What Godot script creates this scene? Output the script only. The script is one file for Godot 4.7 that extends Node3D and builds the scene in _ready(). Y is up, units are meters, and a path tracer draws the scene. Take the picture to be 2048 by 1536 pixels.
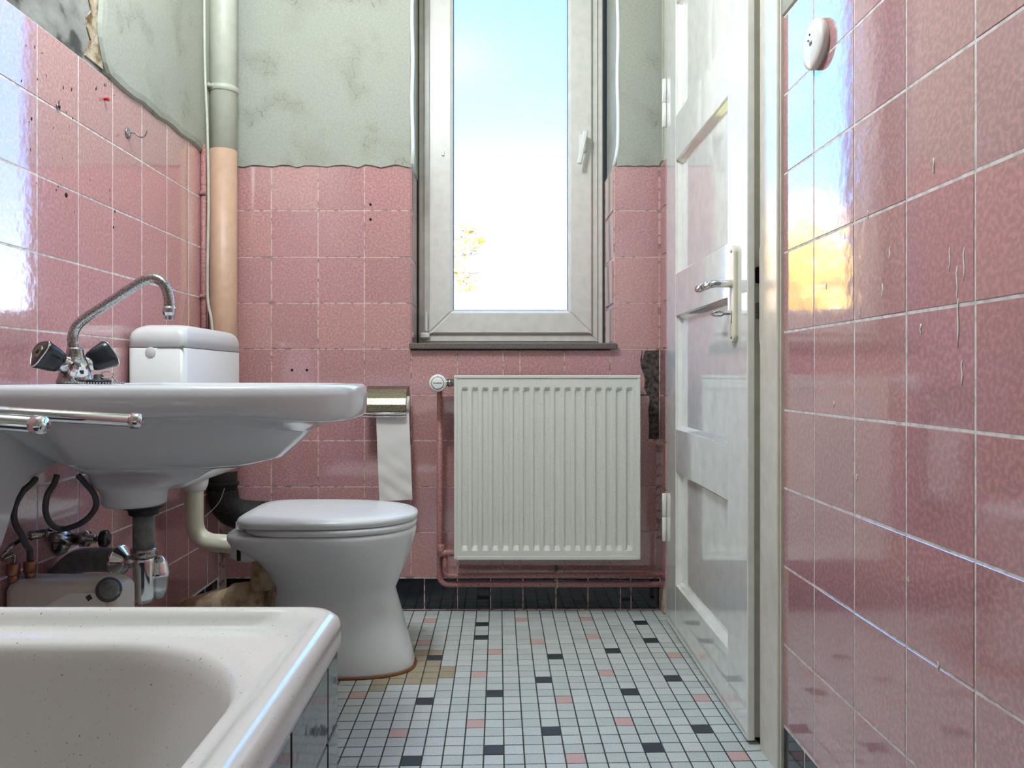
extends Node3D
# An old bathroom: pink wall tiles, small floor mosaic, tub, basin, toilet, radiator, window, door.
# The camera stands at x = 0, z = 0, 0.77 m above the floor; the window wall lies 2.56 m in front of it.

const EYE := 0.77
const FOCAL := 1550.0
const BACK := 2.56       # distance of the window wall
const LEFT := -0.908     # x of the left wall's tile faces
const RIGHT := 0.562     # x of the right wall's tile faces
const FRONT := -1.15     # the wall behind the camera
const ROOM_TOP := 2.5
const TILE_TOP := 1.472

var M := {}
var shapes := {}
var used_names := {}
var rng := RandomNumberGenerator.new()

# ---------------------------------------------------------------- helpers
func at(px: float, py: float, d: float) -> Vector3:
	return Vector3((px - 988.0) * d / FOCAL, EYE - (py - 754.0) * d / FOCAL, -d)

func numbered(called: String) -> String:
	var n: int = used_names.get(called, 0)
	used_names[called] = n + 1
	return called if n == 0 else "%s_%03d" % [called, n]

func thing(called: String, label: String, category: String, where := Vector3.ZERO, kind := "", group := "") -> Node3D:
	var o := Node3D.new()
	o.name = numbered(called)
	add_child(o)
	o.position = where
	o.set_meta("label", label)
	o.set_meta("category", category)
	if kind: o.set_meta("kind", kind)
	if group: o.set_meta("group", group)
	return o

func part(called: String, mesh: Mesh, m: Material, parent: Node3D, where := Vector3.ZERO, label := "") -> MeshInstance3D:
	var o := MeshInstance3D.new()
	o.name = called
	o.mesh = mesh
	o.material_override = m
	parent.add_child(o, true)
	o.position = where
	if label: o.set_meta("label", label)
	return o

func single(called: String, mesh: Mesh, m: Material, label: String, category: String, where := Vector3.ZERO, kind := "", group := "") -> MeshInstance3D:
	var o := MeshInstance3D.new()
	o.name = numbered(called)
	o.mesh = mesh
	o.material_override = m
	add_child(o)
	o.position = where
	o.set_meta("label", label)
	o.set_meta("category", category)
	if kind: o.set_meta("kind", kind)
	if group: o.set_meta("group", group)
	return o

# triangles in threes, counter-clockwise seen from outside
func commit(tri: PackedVector3Array, smooth := true, orient := true) -> ArrayMesh:
	if orient:
		var c := Vector3.ZERO
		for p in tri: c += p
		c /= maxf(1.0, tri.size())
		var vol := 0.0
		for i in range(0, tri.size(), 3):
			vol += (tri[i] - c).dot((tri[i + 1] - c).cross(tri[i + 2] - c))
		if vol < 0:
			for i in range(0, tri.size(), 3):
				var t := tri[i + 1]
				tri[i + 1] = tri[i + 2]
				tri[i + 2] = t
	var st := SurfaceTool.new()
	st.begin(Mesh.PRIMITIVE_TRIANGLES)
	st.set_smooth_group(0 if smooth else -1)
	for i in range(0, tri.size(), 3):
		st.add_vertex(tri[i])
		st.add_vertex(tri[i + 2])
		st.add_vertex(tri[i + 1])
	st.generate_normals()
	st.index()
	return st.commit()

func join(list: Array) -> ArrayMesh:
	var st := SurfaceTool.new()
	for e in list:
		st.append_from(e[0], 0, e[1])
	return st.commit()

func moved(v: Vector3) -> Transform3D:
	return Transform3D(Basis(), v)

func loft_tri(rows: Array, closed := true, cap_first := false, cap_last := false) -> PackedVector3Array:
	var t := PackedVector3Array()
	for r in rows.size() - 1:
		var a: PackedVector3Array = rows[r]
		var b: PackedVector3Array = rows[r + 1]
		var n := a.size()
		for i in (n if closed else n - 1):
			var j := (i + 1) % n
			t.append_array([a[i], a[j], b[j], a[i], b[j], b[i]])
	for k in 2:
		if (k == 0 and cap_first) or (k == 1 and cap_last):
			var a: PackedVector3Array = rows[0] if k == 0 else rows[rows.size() - 1]
			var c := Vector3.ZERO
			for p in a: c += p
			c /= a.size()
			for i in a.size():
				var j := (i + 1) % a.size()
				if k == 0: t.append_array([c, a[j], a[i]])
				else: t.append_array([c, a[i], a[j]])
	return t

func loft(rows: Array, closed := true, cap_first := false, cap_last := false, smooth := true) -> ArrayMesh:
	return commit(loft_tri(rows, closed, cap_first, cap_last), smooth)

func lathe(profile: Array, n := 24, smooth := true) -> ArrayMesh:
	var rows := []
	for p in profile:
		var ring := PackedVector3Array()
		for i in n:
			var a := TAU * i / n
			ring.append(Vector3(cos(a) * p.x, p.y, sin(a) * p.x))
		rows.append(ring)
	return loft(rows, true, profile[0].x > 1e-4, profile[-1].x > 1e-4, smooth)

func curve(pts: Array, steps := 8) -> PackedVector3Array:
	var out := PackedVector3Array()
	for i in pts.size() - 1:
		var p0: Vector3 = pts[maxi(i - 1, 0)]
		var p1: Vector3 = pts[i]
		var p2: Vector3 = pts[i + 1]
		var p3: Vector3 = pts[mini(i + 2, pts.size() - 1)]
		for k in steps:
			out.append(p1.cubic_interpolate(p2, p0, p3, float(k) / steps))
	out.append(pts[-1])
	return out

# a polyline whose corners are rounded with the given radius
func bends(pts: Array, r: float, steps := 8) -> PackedVector3Array:
	var out := PackedVector3Array([pts[0]])
	for i in range(1, pts.size() - 1):
		var p: Vector3 = pts[i]
		var a: Vector3 = p + (Vector3(pts[i - 1]) - p).limit_length(r)
		var b: Vector3 = p + (Vector3(pts[i + 1]) - p).limit_length(r)
		for k in steps + 1:
			var t := float(k) / steps
			out.append(a.lerp(p, t).lerp(p.lerp(b, t), t))
	out.append(pts[-1])
	return out

func tube(path: PackedVector3Array, radius, n := 14, caps := true) -> ArrayMesh:
	var rows := []
	var side := Vector3.ZERO
	for i in path.size():
		var d := (path[mini(i + 1, path.size() - 1)] - path[maxi(i - 1, 0)]).normalized()
		if side == Vector3.ZERO:
			side = d.cross(Vector3.UP if absf(d.y) < 0.9 else Vector3.RIGHT).normalized()
		side = (side - d * side.dot(d)).normalized()
		var other := d.cross(side)
		var r: float = radius[i] if radius is Array or radius is PackedFloat32Array else radius
		var ring := PackedVector3Array()
		for k in n:
			var a := TAU * k / n
			ring.append(path[i] + (side * cos(a) + other * sin(a)) * r)
		rows.append(ring)
	return loft(rows, true, caps, caps)

func rod(a: Vector3, b: Vector3, r: float, n := 14) -> ArrayMesh:
	var d := (b - a).normalized()
	var e := minf(r * 0.12, 0.002)
	return tube(PackedVector3Array([a, a + d * e, b - d * e, b]), [r - e, r, r, r - e], n)

# a box with chamfered edges, centred
func block(size: Vector3, b := 0.002, smooth := false) -> ArrayMesh:
	var key := "block%s%s%s" % [size.snapped(Vector3.ONE * 1e-4), b, smooth]
	if shapes.has(key): return shapes[key]
	var h := size / 2
	b = minf(b, minf(h.x, minf(h.y, h.z)) * 0.9)
	var rows := []
	for e in [[-h.y, b], [-h.y + b, 0.0], [h.y - b, 0.0], [h.y, b]]:
		var x: float = h.x - e[1]
		var z: float = h.z - e[1]
		rows.append(PackedVector3Array([Vector3(x, e[0], -z + b), Vector3(x, e[0], z - b), Vector3(x - b, e[0], z), Vector3(-x + b, e[0], z), Vector3(-x, e[0], z - b), Vector3(-x, e[0], -z + b), Vector3(-x + b, e[0], -z), Vector3(x - b, e[0], -z)]))
	shapes[key] = loft(rows, true, true, true, smooth)
	return shapes[key]

func span(a: Vector3, b: Vector3, bevel := 0.002) -> Array:
	return [block((b - a).abs(), bevel), (a + b) / 2]

func slab(called: String, a: Vector3, b: Vector3, m: Material, parent: Node3D, bevel := 0.002, label := "") -> MeshInstance3D:
	var s := span(a, b, bevel)
	return part(called, s[0], m, parent, s[1], label)

# ring of a rounded rectangle in the xz plane; q points for each corner
func round_rect(x0: float, x1: float, z0: float, z1: float, r: float, y: float, q := 8) -> PackedVector3Array:
	var out := PackedVector3Array()
	r = minf(r, minf(x1 - x0, z1 - z0) / 2)
	for c in [[x1 - r, z1 - r, 0.0], [x0 + r, z1 - r, 0.25], [x0 + r, z0 + r, 0.5], [x1 - r, z0 + r, 0.75]]:
		for i in q + 1:
			var a: float = TAU * (c[2] + 0.25 * i / q)
			out.append(Vector3(c[0] + cos(a) * r, y, c[1] + sin(a) * r))
	return out

# an egg-shaped ring: x from xb (back) to xf (front), half width w, squareness of front and back
func egg(xb: float, xf: float, w: float, y: float, zc: float, nf := 2.2, nb := 3.0, n := 48, mid := 0.5) -> PackedVector3Array:
	var out := PackedVector3Array()
	var xc := lerpf(xb, xf, mid)
	for i in n:
		var a := TAU * i / n
		var c := cos(a)
		var s := sin(a)
		var e := nf if c > 0 else nb
		var half := (xf - xc) if c > 0 else (xc - xb)
		out.append(Vector3(xc + signf(c) * pow(absf(c), 2.0 / e) * half, y, zc + signf(s) * pow(absf(s), 2.0 / e) * w))
	return out

# polygon pushed out along +z from 0 to depth, its front edge chamfered by b
func prism(poly: PackedVector2Array, depth: float, b := 0.0) -> ArrayMesh:
	var t := PackedVector3Array()
	if Geometry2D.is_polygon_clockwise(poly): poly.reverse()
	var front := poly
	if b > 0:
		var o := Geometry2D.offset_polygon(poly, -b, Geometry2D.JOIN_MITER)
		if o.size() == 1 and o[0].size() == poly.size(): front = o[0]
	var n := poly.size()
	# start the chamfered outline at the corner nearest to the first one
	var s := 0
	for i in n:
		if front[i].distance_to(poly[0]) < front[s].distance_to(poly[0]): s = i
	for i in n:
		var j := (i + 1) % n
		var p := poly[i]
		var q := poly[j]
		var f := front[(i + s) % n]
		var g := front[(j + s) % n]
		t.append_array([Vector3(p.x, p.y, 0), Vector3(q.x, q.y, 0), Vector3(q.x, q.y, depth - b), Vector3(p.x, p.y, 0), Vector3(q.x, q.y, depth - b), Vector3(p.x, p.y, depth - b)])
		if b > 0:
			t.append_array([Vector3(p.x, p.y, depth - b), Vector3(q.x, q.y, depth - b), Vector3(g.x, g.y, depth), Vector3(p.x, p.y, depth - b), Vector3(g.x, g.y, depth), Vector3(f.x, f.y, depth)])
	for k in [[front, depth, 1], [poly, 0.0, -1]]:
		var pl: PackedVector2Array = k[0]
		var ix := Geometry2D.triangulate_polygon(pl)
		for i in range(0, ix.size(), 3):
			var a := pl[ix[i]]
			var c := pl[ix[i + 1]]
			var e := pl[ix[i + 2]]
			var ccw := (c - a).cross(e - a) > 0
			if ccw != (k[2] > 0):
				var w := c
				c = e
				e = w
			t.append_array([Vector3(a.x, a.y, k[1]), Vector3(c.x, c.y, k[1]), Vector3(e.x, e.y, k[1])])
	return commit(t, false)

# a tile that faces +z: face at z = 0, body behind it
func tile_mesh(w: float, h: float, thick: float, b: float) -> ArrayMesh:
	var key := "tile%.4f,%.4f,%.4f" % [w, h, thick]
	if shapes.has(key): return shapes[key]
	var rows := []
	for e in [[-thick, 0.0], [-b, 0.0], [0.0, b]]:
		var x: float = w / 2 - e[1]
		var y: float = h / 2 - e[1]
		rows.append(PackedVector3Array([Vector3(-x, -y, e[0]), Vector3(x, -y, e[0]), Vector3(x, y, e[0]), Vector3(-x, y, e[0])]))
	var t := loft_tri(rows)
	var f: PackedVector3Array = rows[2]
	t.append_array([f[0], f[1], f[2], f[0], f[2], f[3]])
	shapes[key] = commit(t, false, false)
	return shapes[key]

# one tile between two pairs of edges on a wall; u runs along the wall, v up
func put_tile(parent: Node3D, u0: float, u1: float, v0: float, v1: float, face: String, plane: float, m: Material, gap := 0.0032, tilt := 0.0022, thick := 0.007) -> void:
	var o := MeshInstance3D.new()
	o.name = "tile"
	o.mesh = tile_mesh(snappedf(absf(u1 - u0) - gap, 0.0002), snappedf(absf(v1 - v0) - gap, 0.0002), thick, 0.0011)
	o.material_override = m
	parent.add_child(o, true)
	var u := (u0 + u1) / 2
	var v := (v0 + v1) / 2
	var wob := Basis.from_euler(Vector3(rng.randf_range(-tilt, tilt), rng.randf_range(-tilt, tilt), rng.randf_range(-tilt, tilt) * 0.7))
	var out := rng.randf_range(-0.0003, 0.0003)
	match face:
		"back": o.transform = Transform3D(wob, Vector3(u, v, -plane + out))
		"left": o.transform = Transform3D(Basis(Vector3.UP, PI / 2) * wob, Vector3(plane + out, v, -u))
		"right": o.transform = Transform3D(Basis(Vector3.UP, -PI / 2) * wob, Vector3(plane - out, v, -u))
		"away": o.transform = Transform3D(Basis(Vector3.UP, PI) * wob, Vector3(u, v, -plane - out))

func text_mesh(words: String, size: float, depth: float, italic := false) -> TextMesh:
	var f := SystemFont.new()
	f.font_names = PackedStringArray(["Droid Serif"])
	f.font_italic = italic
	f.font_weight = 700
	var t := TextMesh.new()
	t.text = words
	t.font = f
	t.font_size = 32
	t.pixel_size = size / 32.0
	t.depth = depth
	return t

# ---------------------------------------------------------------- materials
func noise_tex(seed_: int, freq: float, ramp: Array, size := 512, octaves := 4, kind := FastNoiseLite.TYPE_SIMPLEX_SMOOTH, normal := 0.0, cell := -1) -> NoiseTexture2D:
	var n := FastNoiseLite.new()
	n.noise_type = kind
	n.seed = seed_
	n.frequency = freq
	n.fractal_octaves = octaves
	if cell >= 0: n.cellular_return_type = cell
	if octaves <= 1: n.fractal_type = FastNoiseLite.FRACTAL_NONE
	var t := NoiseTexture2D.new()
	t.noise = n
	t.width = size
	t.height = size
	t.seamless = true
	if normal > 0:
		t.as_normal_map = true
		t.bump_strength = normal
	elif ramp:
		var g := Gradient.new()
		var off := PackedFloat32Array()
		var col := PackedColorArray()
		for e in ramp:
			off.append(e[0])
			col.append(e[1])
		g.offsets = off
		g.colors = col
		t.color_ramp = g
	return t

func grey(v: float) -> Color:
	return Color(v, v, v)

func mat(called: String, c: Color, rough: float, metal := 0.0, spec := 0.5) -> StandardMaterial3D:
	var m := StandardMaterial3D.new()
	m.resource_name = called
	m.albedo_color = c
	m.roughness = rough
	m.metallic = metal
	m.metallic_specular = spec
	M[called] = m
	return m

func rgb(r: float, g: float, b: float) -> Color:
	return Color(r / 255.0, g / 255.0, b / 255.0)

func textured(m: StandardMaterial3D, t: Texture2D, scale: float, offset := Vector3.ZERO) -> StandardMaterial3D:
	m.albedo_texture = t
	m.uv1_triplanar = true
	m.uv1_world_triplanar = true
	m.uv1_triplanar_sharpness = 8.0
	m.uv1_scale = Vector3.ONE * scale
	m.uv1_offset = offset
	return m

func rippled(m: StandardMaterial3D, t: Texture2D, strength: float) -> StandardMaterial3D:
	m.normal_enabled = true
	m.normal_texture = t
	m.normal_scale = strength
	return m

func lumpy(m: StandardMaterial3D, t: Texture2D, centimetres: float) -> StandardMaterial3D:
	m.heightmap_enabled = true
	m.heightmap_texture = t
	m.heightmap_scale = centimetres
	return m

# grey plaster paint with fine cracks, stains and pinholes
func plaster_texture(seed_: int, base: Color, stain: Color, crack: Color) -> ImageTexture:
	var size := 1024
	var a := FastNoiseLite.new()
	a.seed = seed_
	a.frequency = 0.006
	a.fractal_octaves = 5
	var cells := FastNoiseLite.new()
	cells.noise_type = FastNoiseLite.TYPE_CELLULAR
	cells.seed = seed_ + 1
	cells.frequency = 0.03
	cells.cellular_return_type = FastNoiseLite.RETURN_DISTANCE2_SUB
	cells.domain_warp_enabled = true
	cells.domain_warp_amplitude = 22.0
	cells.domain_warp_frequency = 0.02
	cells.fractal_type = FastNoiseLite.FRACTAL_NONE
	var fine := FastNoiseLite.new()
	fine.seed = seed_ + 2
	fine.frequency = 0.12
	fine.fractal_octaves = 3
	var ia := a.get_seamless_image(size, size)
	var ic := cells.get_seamless_image(size, size, false, false, 0.1, true)
	var jf := fine.get_seamless_image(size, size)
	ia.convert(Image.FORMAT_L8)
	ic.convert(Image.FORMAT_L8)
	jf.convert(Image.FORMAT_L8)
	var da := ia.get_data()
	var dc := ic.get_data()
	var df := jf.get_data()
	var out := PackedByteArray()
	out.resize(size * size * 3)
	for i in size * size:
		var p := da[i] / 255.0
		var f := df[i] / 255.0
		var c := base.lerp(stain, clampf((p - 0.5) * 1.4, 0, 0.4)) * (0.95 + 0.10 * f)
		if dc[i] < 5 and p > 0.66: c = c.lerp(crack, 0.4)
		if f > 0.86: c = c.lerp(stain, 0.5)
		out[i * 3] = int(clampf(c.r, 0, 1) * 255)
		out[i * 3 + 1] = int(clampf(c.g, 0, 1) * 255)
		out[i * 3 + 2] = int(clampf(c.b, 0, 1) * 255)
	return ImageTexture.create_from_image(Image.create_from_data(size, size, false, Image.FORMAT_RGB8, out))

func make_materials() -> void:
	var mottle := noise_tex(11, 0.04, [[0.0, grey(0.86)], [0.38, grey(0.90)], [0.55, grey(0.94)], [0.72, Color(1.0, 0.985, 0.98)], [1.0, grey(1.0)]], 1024, 3)
	var ripple := noise_tex(12, 0.011, [], 1024, 3, FastNoiseLite.TYPE_SIMPLEX_SMOOTH, 6.0)
	var fine := noise_tex(13, 0.03, [], 512, 3, FastNoiseLite.TYPE_SIMPLEX_SMOOTH, 4.0)
	var rough_bump := noise_tex(14, 0.02, [[0.0, grey(0.0)], [1.0, grey(1.0)]], 512, 5)
	var tints := [rgb(205, 152, 151), rgb(200, 148, 148), rgb(208, 156, 153), rgb(203, 151, 153)]
	for i in 4:
		var m := textured(mat("pink_glaze_%d" % i, tints[i], 0.085, 0.0, 0.7), mottle, 2.4, Vector3(0.37 * i, 0.21 * i, 0.11 * i))
		rippled(m, ripple, 0.085)
		m.clearcoat_enabled = true
		m.clearcoat = 1.0
		m.clearcoat_roughness = 0.05
	for i in 2:
		var m := mat("dark_glaze_%d" % i, [rgb(13, 20, 32), rgb(16, 25, 37)][i], 0.07, 0.0, 0.62)
		m.uv1_triplanar = true
		m.uv1_world_triplanar = true
		m.uv1_scale = Vector3.ONE * 3.0
		rippled(m, ripple, 0.05)
	var speck := noise_tex(15, 0.16, [[0.0, grey(0.72)], [0.45, grey(0.86)], [0.6, grey(0.92)], [0.78, grey(1.0)], [1.0, grey(1.0)]], 512, 2)
	var speck_dark := noise_tex(16, 0.2, [[0.0, grey(0.5)], [0.5, grey(0.62)], [0.64, grey(1.0)], [0.75, Color(1, 1, 1)], [1.0, grey(1.0)]], 512, 2)
	for i in 3:
		textured(mat("mosaic_grey_%d" % i, [rgb(218, 223, 219), rgb(211, 217, 213), rgb(224, 228, 224)][i], 0.42), speck, 5.0, Vector3(0.3 * i, 0.1, 0.2 * i))
	textured(mat("mosaic_rusty", rgb(186, 170, 142), 0.5), speck, 5.0)
	textured(mat("mosaic_dark", rgb(84, 92, 100), 0.42), noise_tex(17, 0.2, [[0.0, grey(0.3)], [0.52, grey(0.42)], [0.6, grey(1.0)], [1.0, grey(1.0)]], 512, 2), 5.0)
	textured(mat("mosaic_pink", rgb(226, 186, 178), 0.42), speck, 5.0)
	textured(mat("floor_joint", rgb(70, 72, 68), 0.9), rough_noise(), 4.0)
	textured(mat("grout", rgb(240, 232, 226), 0.85), rough_noise(), 3.0)
	textured(mat("grout_back", rgb(216, 182, 174), 0.85), noise_tex(19, 0.03, [[0.0, grey(0.5)], [0.3, grey(0.7)], [0.45, grey(0.95)], [1.0, grey(1.0)]], 512, 4), 2.2)
	textured(mat("grout_dark", rgb(120, 132, 138), 0.85), rough_noise(), 3.0)
	var pl := plaster_texture(31, Color(0.63, 0.635, 0.585), Color(0.55, 0.54, 0.485), Color(0.34, 0.34, 0.31))
	lumpy(textured(mat("wall_plaster", Color.WHITE, 0.8), pl, 0.75), rough_bump, 0.12)
	textured(mat("ceiling_paint", rgb(232, 230, 224), 0.9), rough_noise(), 1.5)
	lumpy(textured(mat("cement", rgb(158, 156, 148), 0.95), noise_tex(20, 0.006, [[0.0, grey(0.22)], [0.24, grey(0.45)], [0.36, grey(0.8)], [0.6, grey(0.9)], [1.0, grey(1.0)]], 512, 5), 1.6), rough_bump, 0.3)
	lumpy(textured(mat("crumbling_plaster", rgb(196, 184, 164), 0.95), noise_tex(22, 0.012, [[0.0, rgb(96, 76, 60)], [0.3, rgb(150, 130, 108)], [0.5, rgb(214, 206, 194)], [1.0, grey(1.0)]], 512, 5), 2.6), rough_bump, 0.4)
	lumpy(textured(mat("bare_mortar", rgb(118, 104, 98), 0.95), noise_tex(21, 0.03, [[0.0, grey(0.25)], [0.5, grey(0.7)], [1.0, grey(1.0)]], 512, 5), 3.0), rough_bump, 0.5)
	# ceramics and enamel
	var dirt := noise_tex(23, 0.09, [[0.0, grey(1.0)], [0.86, grey(0.985)], [0.92, Color(0.72, 0.70, 0.66)], [1.0, Color(0.45, 0.43, 0.4)]], 1024, 4)
	textured(mat("porcelain", rgb(226, 227, 225), 0.10, 0.0, 0.6), dirt, 1.7)
	textured(mat("basin_porcelain", rgb(216, 218, 220), 0.09, 0.0, 0.6), dirt, 1.4, Vector3(0.3, 0.2, 0.1))
	var enamel_dirt := noise_tex(24, 0.075, [[0.0, grey(1.0)], [0.86, grey(0.99)], [0.89, Color(0.5, 0.48, 0.46)], [1.0, Color(0.2, 0.19, 0.18)]], 1024, 3)
	textured(mat("enamel", rgb(226, 224, 220), 0.16, 0.0, 0.6), enamel_dirt, 3.4)
	mat("chalk", rgb(246, 242, 238), 0.95)
	mat("heater_enamel", rgb(212, 206, 192), 0.3)
	mat("seat_plastic", rgb(226, 228, 226), 0.22)
	mat("cistern_plastic", rgb(214, 214, 211), 0.3)
	mat("cream_plastic", rgb(222, 216, 192), 0.32)
	textured(mat("dirty_cream", rgb(206, 190, 160), 0.5), noise_tex(25, 0.02, [[0.0, rgb(170, 140, 100)], [0.35, rgb(214, 200, 176)], [0.55, grey(0.95)], [1.0, grey(1.0)]], 512, 4), 2.0)
	mat("rust", rgb(128, 72, 28), 0.9)
	# metals
	rippled(textured(mat("chrome", rgb(214, 214, 216), 0.12, 1.0), noise_tex(26, 0.04, [[0.0, grey(0.7)], [0.5, grey(0.95)], [1.0, grey(1.0)]], 512, 4), 5.0), fine, 0.03)
	mat("clean_chrome", rgb(226, 224, 224), 0.07, 1.0)
	textured(mat("worn_chrome", rgb(192, 190, 187), 0.24, 1.0), noise_tex(27, 0.06, [[0.0, grey(0.5)], [0.45, grey(0.8)], [0.6, grey(1.0)], [1.0, grey(1.0)]], 512, 4), 8.0)
	textured(mat("brass_chrome", rgb(156, 148, 126), 0.36, 1.0), noise_tex(28, 0.04, [[0.0, grey(0.6)], [0.5, grey(0.9)], [1.0, grey(1.0)]], 512, 4), 6.0)
	mat("copper", rgb(168, 120, 96), 0.4, 0.8)
	mat("black_plastic", rgb(30, 32, 36), 0.25)
	mat("rubber", rgb(24, 24, 26), 0.6)
	mat("hose", rgb(70, 70, 74), 0.5)
	textured(mat("grey_plastic", rgb(126, 130, 126), 0.45), rough_noise(), 3.0)
	textured(mat("cast_iron", rgb(46, 44, 44), 0.75), noise_tex(29, 0.03, [[0.0, grey(0.5)], [0.6, grey(0.9)], [1.0, grey(1.0)]], 512, 4), 4.0)
	mat("red_plastic", rgb(196, 24, 40), 0.4)
	# paint
	var brush := noise_tex(30, 0.02, [[0.0, grey(0.93)], [0.5, grey(0.97)], [1.0, grey(1.0)]], 512, 4)
	var door_paint := textured(mat("door_paint", rgb(243, 241, 232), 0.07, 0.0, 0.7), brush, 1.6)
	rippled(door_paint, ripple, 0.04)
	door_paint.clearcoat_enabled = true
	door_paint.clearcoat = 1.0
	door_paint.clearcoat_roughness = 0.06
	textured(mat("frame_paint", rgb(222, 214, 198), 0.22, 0.0, 0.6), brush, 2.0)
	textured(mat("radiator_paint", rgb(224, 222, 211), 0.32), noise_tex(33, 0.08, [[0.0, grey(1.0)], [0.8, grey(0.98)], [0.88, Color(0.6, 0.52, 0.42)], [1.0, Color(0.4, 0.3, 0.22)]], 1024, 4), 2.2)
	textured(mat("pipe_pink", rgb(188, 130, 126), 0.5), noise_tex(34, 0.04, [[0.0, grey(0.6)], [0.5, grey(0.92)], [1.0, grey(1.0)]], 512, 4), 5.0)
	textured(mat("stack_paint_light", rgb(190, 190, 174), 0.45), brush, 2.0)
	textured(mat("stack_paint_salmon", rgb(204, 166, 140), 0.45), brush, 2.0)
	textured(mat("window_plastic", rgb(226, 221, 210), 0.3), brush, 2.0)
	mat("white_plastic", rgb(232, 230, 224), 0.35)
	textured(mat("sill_stone", rgb(138, 124, 116), 0.55), noise_tex(35, 0.12, [[0.0, grey(0.35)], [0.5, grey(0.7)], [0.7, grey(1.0)], [1.0, grey(1.0)]], 512, 3), 5.0)
	mat("seal_and_gap_shade", rgb(34, 38, 42), 0.6)  # gasket rubber, also the dark colour for gap shadow beside the window frame
	mat("paper", rgb(226, 220, 214), 0.9)
	mat("cream_lacquer", rgb(222, 214, 190), 0.3)
	mat("bakelite", rgb(232, 228, 222), 0.25)
	mat("lettering", rgb(60, 60, 62), 0.6)
	mat("gap", rgb(18, 16, 16), 0.9)
	var glass := mat("window_glass", Color(0.9, 0.96, 0.97, 0.04), 0.02)
	glass.transparency = BaseMaterial3D.TRANSPARENCY_ALPHA
	var leaf := mat("autumn_leaf", rgb(248, 220, 124), 0.6)
	leaf.backlight_enabled = true
	leaf.backlight = Color(0.6, 0.45, 0.1)
	textured(mat("bark", rgb(128, 118, 108), 0.9), rough_noise(), 2.0)
	textured(mat("meadow", rgb(128, 132, 70), 0.95), rough_noise(), 0.1)

var _rough: NoiseTexture2D
func rough_noise() -> NoiseTexture2D:
	if _rough == null:
		_rough = noise_tex(18, 0.03, [[0.0, grey(0.72)], [0.5, grey(0.92)], [1.0, grey(1.0)]], 512, 5)
	return _rough

# ---------------------------------------------------------------- the scene
func _ready() -> void:
	rng.seed = 20240
	# camera
	var cam := Camera3D.new()
	cam.name = "camera"
	add_child(cam)
	cam.position = Vector3(0, EYE, 0)
	var near := 0.05
	cam.set_frustum(near * 1536.0 / FOCAL, Vector2(36.0, -14.0) / FOCAL * near, near, 200.0)
	cam.current = true
	# sky, exposure
	var sky_look := ProceduralSkyMaterial.new()
	sky_look.sky_top_color = Color(0.161, 0.373, 0.611)
	sky_look.sky_horizon_color = Color(0.72, 0.725, 0.735)
	sky_look.sky_curve = 0.066
	sky_look.sky_energy_multiplier = 1.0
	sky_look.ground_horizon_color = Color(0.36, 0.35, 0.28)
	sky_look.ground_bottom_color = Color(0.25, 0.24, 0.18)
	sky_look.ground_energy_multiplier = 1.0
	sky_look.sun_angle_max = 8.0
	var sky := Sky.new()
	sky.sky_material = sky_look
	var env := Environment.new()
	env.background_mode = Environment.BG_SKY
	env.sky = sky
	env.background_energy_multiplier = 20.0
	env.tonemap_mode = Environment.TONE_MAPPER_LINEAR
	env.tonemap_exposure = 1.2
	env.ssao_enabled = true
	env.ssil_enabled = true
	env.sdfgi_enabled = true
	var we := WorldEnvironment.new()
	we.name = "world_environment"
	we.environment = env
	add_child(we)
	# the sun stands behind the house and lights the trees outside
	var sun := DirectionalLight3D.new()
	sun.name = "sun"
	sun.light_color = Color(1.0, 0.93, 0.8)
	sun.light_energy = 16.0
	sun.light_angular_distance = 0.53
	sun.shadow_enabled = true
	add_child(sun)
	sun.look_at_from_position(Vector3(6, 9, 12), Vector3(0, 0, 0))

	make_materials()
	build_room()
	build_window()
	build_door()
	build_tub()
	build_basin()
	build_under_basin()
	build_toilet()
	build_radiator()
	build_small_things()
	build_fill_lamp()
	build_outside()

func pink() -> Material:
	return M["pink_glaze_%d" % rng.randi_range(0, 3)]

func dark() -> Material:
	return M["dark_glaze_%d" % rng.randi_range(0, 1)]

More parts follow.
